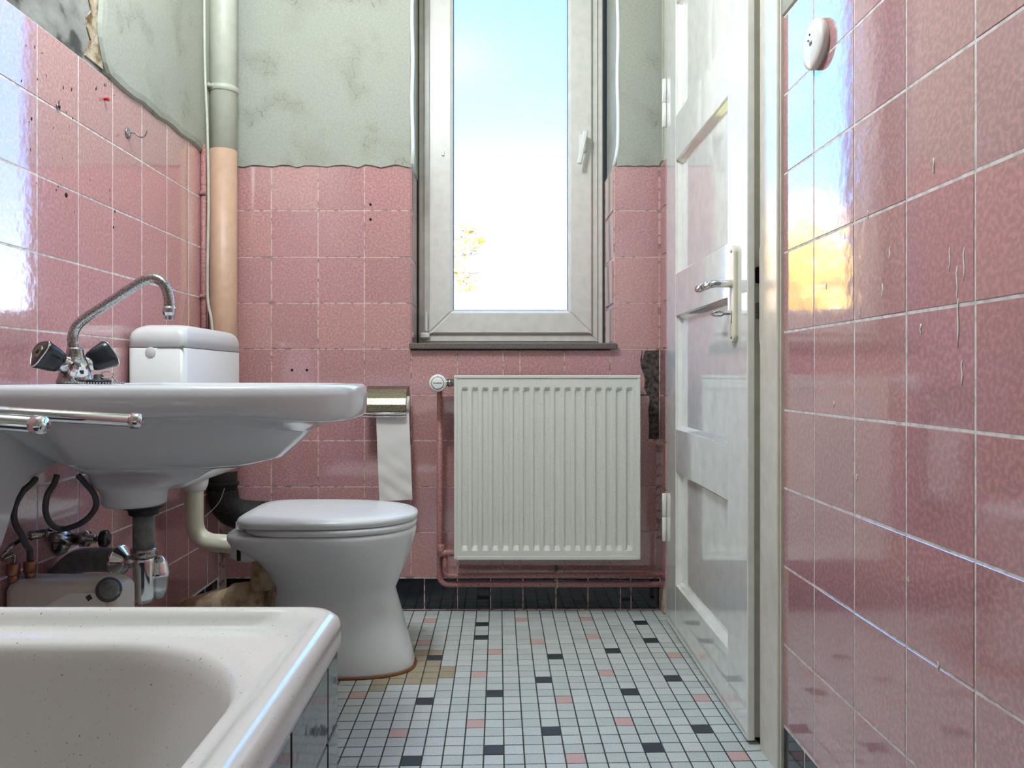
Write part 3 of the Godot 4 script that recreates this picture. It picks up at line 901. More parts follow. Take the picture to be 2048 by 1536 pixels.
func basin_ring(inset: float, y: float, zc: float, xb: float, xf: float, hw: float, n: float) -> PackedVector3Array:
	var out := PackedVector3Array()
	var count := 72
	var a := xf - inset - xb
	var b := hw - inset
	for i in count:
		var t := -PI / 2 + PI * i / (count - 1.0)
		var c := cos(t)
		var s := sin(t)
		out.append(Vector3(xb + pow(absf(c), 2.0 / n) * a, y, zc + signf(s) * pow(absf(s), 2.0 / n) * b))
	for k in range(1, 16): out.append(Vector3(xb, y, zc + b - 2.0 * b * k / 16.0))
	return out

# the lower edge of the basin's rim hangs lowest at the front
func rim_lift(x: float, xb: float, xf: float) -> float:
	return 0.016 * (1.0 - smoothstep(0.72, 0.98, (x - xb) / (xf - xb)))

func build_basin() -> void:
	var zc := -1.55
	var xb := LEFT + 0.002
	var xf := -0.262
	var top := 0.7565
	var t := thing("washbasin", "large white wall-hung washbasin with deep rounded rim", "washbasin")
	var rows := []
	# outside: from the drain boss up to the rim, then over it and down into the bowl
	var boss := Vector2(-0.712, -1.535)
	for e in [[0.0, 0.004, 0.5165], [0.0, 0.054, 0.517], [0.0, 0.060, 0.523], [0.0, 0.0625, 0.545], [0.03, 0.066, 0.554], [0.10, 0.06, 0.560], [0.20, 0.04, 0.569], [0.345, 0.0, 0.582], [0.50, 0.0, 0.607], [0.65, 0.0, 0.634], [0.80, 0.0, 0.661], [0.92, 0.0, 0.678], [0.98, 0.0, 0.685]]:
		var outline := basin_ring(0.03, 0.0, zc, xb, xf, 0.312, lerpf(1.7, 3.0, pow(e[0], 4.0)))
		var ring := PackedVector3Array()
		for p in outline:
			var dir := Vector2(p.x - boss.x, p.z - boss.y)
			var spot: Vector2 = boss + dir * Vector2(e[0], pow(e[0], 1.6)) + dir.normalized() * e[1]
			ring.append(Vector3(spot.x, e[2] + rim_lift(p.x, xb, xf) * clampf((e[2] - 0.607) / 0.078, 0.0, 1.0), spot.y))
		rows.append(ring)
	for e in [[0.022, 0.6865, 3.0], [0.010, 0.6895, 3.0], [0.004, 0.696, 3.0], [0.0015, 0.708, 3.0], [0.0, 0.735, 3.0], [0.002, 0.748, 3.0], [0.007, 0.7545, 3.0], [0.014, top, 3.0], [0.036, top, 2.9], [0.044, top - 0.003, 2.8], [0.052, top - 0.012, 2.6], [0.075, top - 0.05, 2.4], [0.11, top - 0.10, 2.3], [0.16, top - 0.145, 2.2], [0.24, top - 0.165, 2.1], [0.30, top - 0.17, 2.0]]:
		var deck := 0.0
		if e[0] > 0.03 and e[1] > 0.70 or e[0] > 0.06: deck = 0.135
		var ring := basin_ring(e[0], e[1], zc, xb + deck, xf, 0.312, e[2])
		if deck == 0.0:
			for i in ring.size(): ring[i].y += rim_lift(ring[i].x, xb, xf) * clampf((0.72 - e[1]) / 0.0335, 0.0, 1.0)
		rows.append(ring)
	part("bowl", loft(rows, true, true, true), M.basin_porcelain, t)
	part("drain_hole", lathe([Vector2(0.0, 0.0), Vector2(0.026, 0.0), Vector2(0.03, 0.003), Vector2(0.02, 0.004), Vector2(0.0, 0.001)], 24), M.chrome, t, Vector3(-0.66, 0.5885, zc))
	# rear skirt that hangs down along the wall at the near end
	var wing := PackedVector2Array()
	for p in [[1.245, 0.735], [1.60, 0.735], [1.60, 0.60], [1.54, 0.60], [1.485, 0.589], [1.45, 0.585], [1.42, 0.578], [1.40, 0.565], [1.383, 0.548], [1.37, 0.525], [1.358, 0.50], [1.343, 0.475], [1.325, 0.455], [1.29, 0.445], [1.255, 0.45], [1.243, 0.48]]: wing.append(Vector2(p[0], p[1]))
	var sk := part("wall_skirt", prism(wing, 0.06, 0.012), M.basin_porcelain, t)
	sk.transform = Transform3D(Basis(Vector3(0, 0, -1), Vector3(0, 1, 0), Vector3(1, 0, 0)), Vector3(LEFT + 0.001, 0, 0))
	# plaster crumbs on the edge, tap
	var f := thing("basin_tap", "worn chrome two-handle mixer tap with long bent spout, standing on the washbasin", "tap", Vector3(-0.811, top, -1.5))
	var body := part("body", lathe([Vector2(0.028, 0), Vector2(0.030, 0.004), Vector2(0.027, 0.012), Vector2(0.024, 0.028), Vector2(0.021, 0.042), Vector2(0.017, 0.05), Vector2(0.0145, 0.056), Vector2(0.0135, 0.066), Vector2(0.0125, 0.070), Vector2(0, 0.070)], 24), M.worn_chrome, f)
	body.scale = Vector3(1.15, 1, 1)
	part("spout", tube(curve([Vector3(-0.003, 0.066, 0), Vector3(-0.004, 0.094, 0), Vector3(0.010, 0.119, 0.0), Vector3(0.05, 0.147, 0.0), Vector3(0.11, 0.186, 0.0), Vector3(0.138, 0.202, 0), Vector3(0.158, 0.203, 0), Vector3(0.174, 0.19, 0), Vector3(0.181, 0.168, 0), Vector3(0.182, 0.148, 0)], 6), 0.0098, 16), M.worn_chrome, f)
	part("aerator", lathe([Vector2(0.0, -0.022), Vector2(0.0095, -0.022), Vector2(0.0105, -0.014), Vector2(0.0128, -0.008), Vector2(0.0128, 0.0), Vector2(0.0105, 0.004), Vector2(0, 0.004)], 20, false), M.chrome, f, Vector3(0.182, 0.146, 0))
	for s in [-1.0, 1.0]:
		var axis := Vector3(0.25 * s, 0.42, 0.72 * -s).normalized()
		if s > 0: axis = Vector3(0.55, 0.42, -0.75).normalized()
		else: axis = Vector3(-0.50, 0.42, 0.72).normalized()
		var b := Basis(Quaternion(Vector3.UP, axis))
		var arm := part("valve_neck", lathe([Vector2(0.014, 0), Vector2(0.0165, 0.012), Vector2(0.0175, 0.024), Vector2(0.015, 0.034), Vector2(0, 0.034)], 18), M.chrome, f)
		arm.transform = Transform3D(b, Vector3(0, 0.028, 0))
		# three-lobed black knob with a chrome cap
		var rows2 := []
		for e in [[0.014, 0.028], [0.019, 0.034], [0.0225, 0.046], [0.0255, 0.062], [0.0275, 0.070], [0.0255, 0.074], [0.018, 0.075]]:
			var ring := PackedVector3Array()
			for k in 36:
				var a := TAU * k / 36
				var rr: float = e[0] * (1.0 + 0.13 * cos(3 * a))
				ring.append(Vector3(cos(a) * rr, e[1], sin(a) * rr))
			rows2.append(ring)
		var knob := part("knob", loft(rows2, true, true, true), M.black_plastic, f)
		knob.transform = arm.transform
		part("trim_ring", tube(knob_ring(0.0262, 0.0735), 0.0014, 6), M.clean_chrome, knob)
		part("cap", lathe([Vector2(0.014, 0.0745), Vector2(0.0135, 0.077), Vector2(0.008, 0.0775), Vector2(0.006, 0.076), Vector2(0, 0.076)], 20), M.brass_chrome, knob)
		part("cap_dot", lathe([Vector2(0.0045, 0.0755), Vector2(0.004, 0.0775), Vector2(0, 0.0778)], 14), M.gap, knob)
	var ribs := part("ribbed_collar", lathe([Vector2(0.0, -0.019), Vector2(0.012, -0.018), Vector2(0.0155, -0.013), Vector2(0.0185, -0.006), Vector2(0.0195, 0.0), Vector2(0.0185, 0.006), Vector2(0.0155, 0.013), Vector2(0.012, 0.018), Vector2(0, 0.019)], 20, false), M.clean_chrome, f, Vector3(0.012, 0.026, 0.012))
	ribs.rotation = Vector3(0.5, 0.0, -0.5)
	# plug on its chain
	var p := thing("basin_plug", "black rubber plug with bead chain lying beside the tap", "plug", Vector3(-0.745, top, -1.46))
	part("stopper", lathe([Vector2(0, 0), Vector2(0.021, 0.0), Vector2(0.023, 0.003), Vector2(0.022, 0.008), Vector2(0.009, 0.009), Vector2(0.008, 0.018), Vector2(0, 0.019)], 22), M.rubber, p)
	var loop := PackedVector3Array()
	for k in 15:
		var a := TAU * k / 14
		loop.append(Vector3(0.018 + 0.012 * cos(a), 0.017 + 0.007 * sin(a), 0.004))
	part("ring", tube(loop, 0.0008, 6), M.worn_chrome, p)
	var beads := []
	var chain := curve([Vector3(0.03, 0.013, 0.004), Vector3(0.036, 0.003, 0.0), Vector3(0.05, 0.002, 0.006), Vector3(0.03, 0.002, 0.022), Vector3(0.0, 0.002, 0.027), Vector3(-0.03, 0.003, 0.02), Vector3(-0.042, 0.012, 0.012), Vector3(-0.05, 0.004, 0.0)], 6)
	var ball := SphereMesh.new()
	ball.radius = 0.0019
	ball.height = 0.0038
	ball.radial_segments = 8
	ball.rings = 4
	for c in chain: beads.append([ball, moved(c)])
	part("chain", join(beads), M.worn_chrome, p)
	# towel arms on the wall in front of the basin
	var tr := thing("towel_rail", "chrome double-arm towel rail reaching out from the wall before the basin", "towel rail", Vector3(LEFT, 0.732, -1.05))
	part("wall_plate", block(Vector3(0.014, 0.07, 0.10), 0.004), M.clean_chrome, tr, Vector3(0.0085, 0, 0))
	for e in [[Vector3(0.02, 0.0, -0.025), Vector3(-0.533 - LEFT, -0.027, -0.10)], [Vector3(0.02, -0.005, 0.025), Vector3(-0.556 - LEFT, -0.0205, 0.105)]]:
		var arm := part("arm", tube(PackedVector3Array([e[0], e[1]]), 0.0095, 20), M.clean_chrome, tr)
		var along: Vector3 = (e[1] - e[0]).normalized()
		part("end_cap", tube(PackedVector3Array([e[1] - along * 0.006, e[1] - along * 0.005, e[1] + along * 0.004, e[1] + along * 0.009, e[1] + along * 0.010, e[1] + along * 0.007]), [0.0095, 0.0118, 0.012, 0.0105, 0.008, 0.0065], 20), M.clean_chrome, arm)

func knob_ring(r: float, y: float) -> PackedVector3Array:
	var out := PackedVector3Array()
	for k in 37:
		var a := TAU * k / 36
		var rr := r * (1.0 + 0.13 * cos(3 * a))
		out.append(Vector3(cos(a) * rr, y, sin(a) * rr))
	return out

func build_under_basin() -> void:
	# bottle trap
	var zc := -1.535
	var x := -0.694
	var t := thing("drain_trap", "chrome bottle trap with black collar below the washbasin", "drain trap", Vector3(x, 0, zc))
	part("collar", lathe([Vector2(0.0, 0.517), Vector2(0.036, 0.517), Vector2(0.036, 0.511), Vector2(0.029, 0.508), Vector2(0.027, 0.498), Vector2(0.0, 0.497)], 24, false), M.rubber, t)
	part("tailpiece", lathe([Vector2(0.0, 0.498), Vector2(0.0205, 0.498), Vector2(0.0205, 0.425), Vector2(0.0, 0.425)], 24), M.grey_plastic, t)
	part("nut", lathe([Vector2(0.0, 0.432), Vector2(0.024, 0.431), Vector2(0.025, 0.426), Vector2(0.025, 0.418), Vector2(0.023, 0.414), Vector2(0.0, 0.413)], 24), M.worn_chrome, t)
	part("bottle", lathe([Vector2(0.0, 0.415), Vector2(0.0195, 0.414), Vector2(0.0205, 0.405), Vector2(0.0205, 0.335), Vector2(0.019, 0.325), Vector2(0.0, 0.322)], 24), M.clean_chrome, t)
	part("trap_bulge", lathe([Vector2(0, 0.412), Vector2(0.008, 0.410), Vector2(0.016, 0.398), Vector2(0.019, 0.383), Vector2(0.021, 0.379), Vector2(0.021, 0.371), Vector2(0.018, 0.368), Vector2(0.016, 0.345), Vector2(0.010, 0.328), Vector2(0, 0.324)], 20), M.clean_chrome, t, Vector3(0.022, 0, -0.02))
	part("outlet_arm", tube(PackedVector3Array([Vector3(-0.01, 0.402, -0.003), Vector3(-0.05, 0.402, -0.014)]), 0.013, 16), M.clean_chrome, t)
	var fl := part("flange", lathe([Vector2(0.0135, 0.014), Vector2(0.017, 0.011), Vector2(0.030, -0.002), Vector2(0.0315, -0.003), Vector2(0.0315, -0.007), Vector2(0.0, -0.007)], 28, false), M.clean_chrome, t)
	fl.transform = Transform3D(Basis(Quaternion(Vector3.UP, Vector3(1, 0, 0.3).normalized())), Vector3(-0.05, 0.402, -0.014))
	single("drain_elbow", tube(curve([Vector3(-0.752, 0.402, -1.552), Vector3(-0.80, 0.401, -1.566), Vector3(-0.85, 0.392, -1.582), Vector3(-0.885, 0.365, -1.59), Vector3(-0.905, 0.335, -1.592)], 6), 0.0245, 20), M.grey_plastic, "grey plastic waste pipe running from the trap into the wall", "pipe")
	# angle valve
	var v := thing("angle_valve", "dirty angle valve with black knob on the tiles under the basin", "valve", Vector3(LEFT, 0.428, -1.62))
	part("rosette", tube(PackedVector3Array([Vector3(0.0005, 0, 0), Vector3(0.004, 0, 0), Vector3(0.012, 0, 0), Vector3(0.02, 0, 0)]), [0.031, 0.031, 0.026, 0.013], 22), M.worn_chrome, v)
	part("valve_body", tube(PackedVector3Array([Vector3(0.01, 0.002, 0), Vector3(0.045, 0.004, 0), Vector3(0.046, 0.004, 0), Vector3(0.06, 0.004, 0), Vector3(0.062, 0.004, 0), Vector3(0.075, 0.004, 0)]), [0.013, 0.013, 0.017, 0.017, 0.010, 0.010], 12), M.worn_chrome, v)
	part("stem", rod(Vector3(0.074, 0.004, 0), Vector3(0.09, 0.004, 0), 0.005), M.worn_chrome, v)
	part("knob", tube(PackedVector3Array([Vector3(0.086, 0.004, 0), Vector3(0.088, 0.004, 0), Vector3(0.098, 0.004, 0), Vector3(0.102, 0.004, 0)]), [0.012, 0.0175, 0.0185, 0.014], 14), M.black_plastic, v)
	part("outlet_nut", rod(Vector3(0.03, 0.0, 0.012), Vector3(0.012, 0.018, 0.05), 0.011, 6), M.worn_chrome, v)
	# hoses
	var h1 := [at(114, 950, 1.47), at(108, 968, 1.47), at(95, 990, 1.46), at(91, 1020, 1.46), at(100, 1045, 1.47), at(120, 1058, 1.50), at(150, 1052, 1.50), at(176, 1036, 1.49), at(192, 1012, 1.48), at(188, 988, 1.47), at(170, 966, 1.47), at(156, 950, 1.47)]
	single("supply_hose", tube(curve(h1, 6), 0.0056, 10), M.hose, "dark flexible hose looped in a ring under the washbasin", "hose")
	var h2 := [at(72, 956, 1.45), at(62, 968, 1.45), at(44, 985, 1.44), at(29, 1015, 1.43), at(30, 1045, 1.43), at(44, 1072, 1.43), at(52, 1090, 1.44), Vector3(-0.874, 0.445, -1.459), Vector3(-0.874, 0.424, -1.46)]
	single("supply_hose", tube(curve(h2, 6), 0.0058, 10), M.hose, "dark hose curving down to the copper fitting of the water heater", "hose")
	var h3 := thing("supply_pipe", "thin grey pipe with screwed coupling, bent down to the water heater", "pipe")
	part("pipe", tube(curve([at(120, 1062, 1.52), at(95, 1064, 1.49), at(62, 1072, 1.46), at(35, 1083, 1.44), at(12, 1104, 1.42), at(4, 1118, 1.43), Vector3(-0.892, 0.44, -1.438), Vector3(-0.892, 0.424, -1.438)], 6), 0.0042, 10), M.worn_chrome, h3)
	part("coupling", rod(at(58, 1072, 1.455), at(86, 1066, 1.475), 0.0095, 6), M.worn_chrome, h3)
	part("coupling", rod(at(88, 1066, 1.478), at(104, 1062, 1.50), 0.0085, 6), M.worn_chrome, h3)
	# small water heater on the wall below the basin
	var w := thing("water_heater", "small white under-sink water heater with round black dial", "water heater")
	var rows := []
	for e in [[0.02, 0.06, 0.012], [0.004, 0.07, 0.02], [0.0, 0.10, 0.022], [0.0, 0.372, 0.022], [0.0015, 0.379, 0.022], [0.005, 0.386, 0.022], [0.011, 0.391, 0.02], [0.02, 0.393, 0.016]]:
		rows.append(round_rect(-0.903 + minf(e[0], 0.01), -0.690 - e[0] * 1.6, -1.505 + e[0], -1.42 - e[0] * 0.8, e[2], e[1], 5))
	part("casing", loft(rows, true, true, true), M.heater_enamel, w)
	var lb := part("name_plate", prism(PackedVector2Array([Vector2(-0.848, 0.335), Vector2(-0.706, 0.335), Vector2(-0.7195, 0.374), Vector2(-0.778, 0.374)]), 0.0015, 0.0), M.white_plastic, w, Vector3(0, 0, -1.4205))
	var mark := part("emblem", block(Vector3(0.0095, 0.0095, 0.0006), 0.0), M.lettering, lb, Vector3(-0.7415, 0.366, 0.0017))
	mark.rotation.z = 0.6
	var dial := part("dial", lathe([Vector2(0.0, 0.0), Vector2(0.018, 0.0), Vector2(0.0185, 0.004), Vector2(0.0165, 0.007), Vector2(0.0145, 0.008), Vector2(0.0125, 0.020), Vector2(0.010, 0.022), Vector2(0, 0.022)], 24), M.grey_plastic, w)
	dial.transform = Transform3D(Basis(Quaternion(Vector3.UP, Vector3(0.62, 0.35, 0.7).normalized())), Vector3(-0.710, 0.378, -1.428))
	part("dial_ring", lathe([Vector2(0.0175, -0.003), Vector2(0.0225, -0.002), Vector2(0.0228, 0.003), Vector2(0.019, 0.0055)], 24), M.hose, dial)
	for e in [Vector2(-0.874, -1.46), Vector2(-0.892, -1.438)]:
		var fit := part("fitting", rod(Vector3(e.x, 0.389, e.y), Vector3(e.x, 0.402, e.y), 0.009, 6), M.copper, w)
		part("fitting_nut", rod(Vector3(e.x, 0.402, e.y), Vector3(e.x, 0.424, e.y), 0.0115, 6), M.copper, fit)

func build_toilet() -> void:
	var zc := -2.08
	var t := thing("toilet", "white floor-standing toilet with closed seat lid and stained foot", "toilet")
	var rows := []
	# [height, back x, front x, half width, squareness front, back]
	for e in [[0.0, -0.60, -0.214, 0.112, 2.6, 3.4], [0.012, -0.60, -0.213, 0.113, 2.6, 3.4], [0.05, -0.598, -0.222, 0.110, 2.5, 3.3], [0.10, -0.592, -0.236, 0.103, 2.4, 3.1], [0.158, -0.585, -0.251, 0.098, 2.3, 3.0], [0.195, -0.58, -0.262, 0.098, 2.25, 2.9], [0.209, -0.578, -0.2635, 0.102, 2.2, 2.8], [0.225, -0.58, -0.256, 0.112, 2.2, 2.7], [0.265, -0.60, -0.2385, 0.138, 2.2, 2.6], [0.30, -0.625, -0.2265, 0.157, 2.2, 2.8], [0.33, -0.66, -0.217, 0.169, 2.2, 3.6], [0.345, -0.676, -0.2125, 0.174, 2.2, 4.5], [0.36, -0.682, -0.209, 0.178, 2.2, 5.0], [0.368, -0.682, -0.2085, 0.178, 2.2, 5.0], [0.373, -0.679, -0.211, 0.175, 2.2, 5.0]]:
		rows.append(egg(e[1], e[2], e[3], e[0], zc, e[4], e[5], 64, 0.42))
	part("bowl", loft(rows, true, true, true), M.porcelain, t)
	# the cast rear shelf with its bolt slot
	part("rear_shelf", block(Vector3(0.075, 0.05, 0.20), 0.012, true), M.porcelain, t, Vector3(-0.642, 0.318, zc))
	part("bolt_slot", block(Vector3(0.01, 0.036, 0.004), 0.001), M.gap, t, Vector3(-0.652, 0.318, zc + 0.1005))
	var seat := []
	for e in [[0.374, -0.636, -0.213, 0.172], [0.377, -0.640, -0.2085, 0.178], [0.386, -0.641, -0.2065, 0.180], [0.391, -0.638, -0.210, 0.176]]:
		seat.append(egg(e[1], e[2], e[3], e[0], zc, 2.15, 3.6, 64, 0.40))
	part("seat", loft(seat, true, true, true), M.seat_plastic, t)
	var lid := []
	for e in [[0.3925, -0.652, -0.211, 0.173], [0.394, -0.656, -0.207, 0.180], [0.405, -0.657, -0.2045, 0.183], [0.411, -0.655, -0.2065, 0.180], [0.4155, -0.648, -0.216, 0.170], [0.4175, -0.62, -0.25, 0.14], [0.418, -0.5, -0.34, 0.06]]:
		lid.append(egg(e[1], e[2], e[3], e[0], zc, 2.15, 4.5, 64, 0.40))
	part("lid", loft(lid, true, true, true), M.seat_plastic, t)
	part("hinge_block", block(Vector3(0.03, 0.03, 0.17), 0.006), M.seat_plastic, t, Vector3(-0.652, 0.386, zc))
	# rust-stained sealant round the foot
	var foot := PackedVector3Array()
	for k in 65:
		var a := egg(-0.602, -0.211, 0.115, 0.002, zc, 2.6, 3.4, 64, 0.42)[k % 64]
		foot.append(a)
	part("rusty_seal", tube(foot, 0.0035, 6, false), M.rust, t, Vector3.ZERO, "rust-brown stain line round the toilet foot")
	# outlet
	var o := thing("toilet_outlet", "stained cream waste pipe behind the toilet foot", "pipe")
	part("pipe", tube(curve([Vector3(-0.606, 0.163, -2.082), Vector3(-0.66, 0.158, -2.09), Vector3(-0.75, 0.135, -2.13), Vector3(-0.83, 0.10, -2.20), Vector3(-0.90, 0.07, -2.26)], 6), 0.052, 22), M.dirty_cream, o)
	part("sleeve", tube(PackedVector3Array([Vector3(-0.622, 0.162, -2.083), Vector3(-0.624, 0.162, -2.083), Vector3(-0.70, 0.15, -2.105), Vector3(-0.702, 0.15, -2.106)]), [0.053, 0.060, 0.060, 0.053], 22), M.dirty_cream, o)
	part("rear_neck", tube(PackedVector3Array([Vector3(-0.60, 0.30, -2.08), Vector3(-0.605, 0.25, -2.08), Vector3(-0.60, 0.21, -2.08)]), [0.045, 0.046, 0.052], 20), M.dirty_cream, t)
	# cistern on the left wall
	var c := thing("toilet_cistern", "white plastic wall cistern with hinged lid above the toilet", "cistern")
	var body := []
	for e in [[0.495, 0.016], [0.50, 0.006], [0.515, 0.0], [0.8415, 0.0]]:
		body.append(round_rect(-0.9 + e[1], -0.757 - e[1], -2.315 + e[1], -1.90 - e[1], 0.016, e[0], 5))
	part("tank", loft(body, true, true, true), M.cistern_plastic, c)
	var lid2 := []
	for e in [[0.844, 0.0, 0.016], [0.868, 0.0, 0.018], [0.880, 0.003, 0.02], [0.891, 0.011, 0.024], [0.897, 0.022, 0.03], [0.8995, 0.036, 0.03], [0.9005, 0.06, 0.02]]:
		lid2.append(round_rect(-0.9 + minf(e[1], 0.02), -0.757 - e[1] * 0.5, -2.315 + e[1], -1.90 - e[1], e[2], e[0], 6))
	part("lid", loft(lid2, true, true, true), M.cistern_plastic, c)
	part("side_cap", lathe([Vector2(0, 0), Vector2(0.0125, 0), Vector2(0.0125, 0.0012), Vector2(0.011, 0.002), Vector2(0, 0.002)], 24), M.cistern_plastic, c, Vector3(-0.842, 0.831, -1.9)).rotation.x = PI / 2
	slab("lid_notch", Vector3(-0.826, 0.8405, -1.9015), Vector3(-0.76, 0.8445, -1.8995), M.grey_plastic, c, 0.0)
	# flush pipe
	var f := thing("flush_pipe", "cream flush pipe bending from the cistern to the toilet", "pipe")
	part("pipe", tube(bends([Vector3(-0.813, 0.50, -2.10), Vector3(-0.813, 0.325, -2.10), Vector3(-0.675, 0.318, -2.085)], 0.06, 10), 0.0245, 20), M.cream_plastic, f)
	part("nut", lathe([Vector2(0.0, 0.0), Vector2(0.03, 0.0), Vector2(0.036, 0.014), Vector2(0.038, 0.03), Vector2(0, 0.03)], 20), M.white_plastic, f, Vector3(-0.813, 0.463, -2.10))
	# soil stack in the corner
	var s := thing("soil_stack", "painted vertical soil pipe in the corner, pale above and salmon below", "pipe", Vector3(-0.863, 0, -2.47))
	part("upper_pipe", lathe([Vector2(0.043, 1.49), Vector2(0.043, ROOM_TOP)], 28), M.stack_paint_light, s)
	part("lower_pipe", lathe([Vector2(0.043, 0.47), Vector2(0.043, 1.49)], 28), M.stack_paint_salmon, s)
	part("iron_pipe", lathe([Vector2(0.0435, 0.40), Vector2(0.0435, 0.47)], 28), M.cast_iron, s)
	part("iron_joint", lathe([Vector2(0.0435, 0.425), Vector2(0.049, 0.427), Vector2(0.049, 0.435), Vector2(0.0435, 0.437)], 28), M.cast_iron, s)
	part("iron_elbow", tube(bends([Vector3(0, 0.41, 0), Vector3(0, 0.335, 0), Vector3(0.16, 0.325, 0.0)], 0.07, 10), 0.047, 24), M.cast_iron, s)
	var cl := part("clamp", lathe([Vector2(0.0435, 1.672), Vector2(0.0465, 1.673), Vector2(0.0465, 1.691), Vector2(0.0435, 1.692)], 28), M.stack_paint_light, s)
	part("clamp_screw", rod(Vector3(-0.022, 1.682, 0.038), Vector3(-0.028, 1.682, 0.056), 0.0065, 12), M.stack_paint_light, cl)
	# conduit and cable beside it
	var cd := thing("conduit", "thin pink-painted conduit running up the tiles beside the soil pipe", "pipe", Vector3(LEFT + 0.0085, 0, -2.40))
	part("tube", tube(PackedVector3Array([Vector3(0, 0.60, 0), Vector3(0, 1.49, 0)]), 0.008, 12), M.pipe_pink, cd)
	for y in [0.0, 1.0]: part("clip", block(Vector3(0.018, 0.012, 0.026), 0.003), M.pipe_pink, cd, Vector3(0, lerpf(1.02, 1.338, y), 0.002))
	single("cable", tube(curve([Vector3(-0.889, 2.49, -2.375), Vector3(-0.888, 1.95, -2.375), Vector3(-0.886, 1.72, -2.375), Vector3(-0.877, 1.54, -2.37), Vector3(-0.873, 1.32, -2.37), Vector3(-0.876, 1.03, -2.37), Vector3(-0.862, 0.94, -2.365), Vector3(-0.85, 0.80, -2.36)], 8), 0.0042, 8), M.stack_paint_light, "white cable hanging loosely beside the soil pipe", "cable")
	single("loose_wire", tube(curve([Vector3(-0.80, 0.44, -2.30), Vector3(-0.815, 0.40, -2.30), Vector3(-0.84, 0.37, -2.29), Vector3(-0.866, 0.35, -2.28), Vector3(-0.89, 0.34, -2.28)], 6), 0.0016, 6), M.stack_paint_light, "short pale wire end hanging before the black iron pipe", "wire")

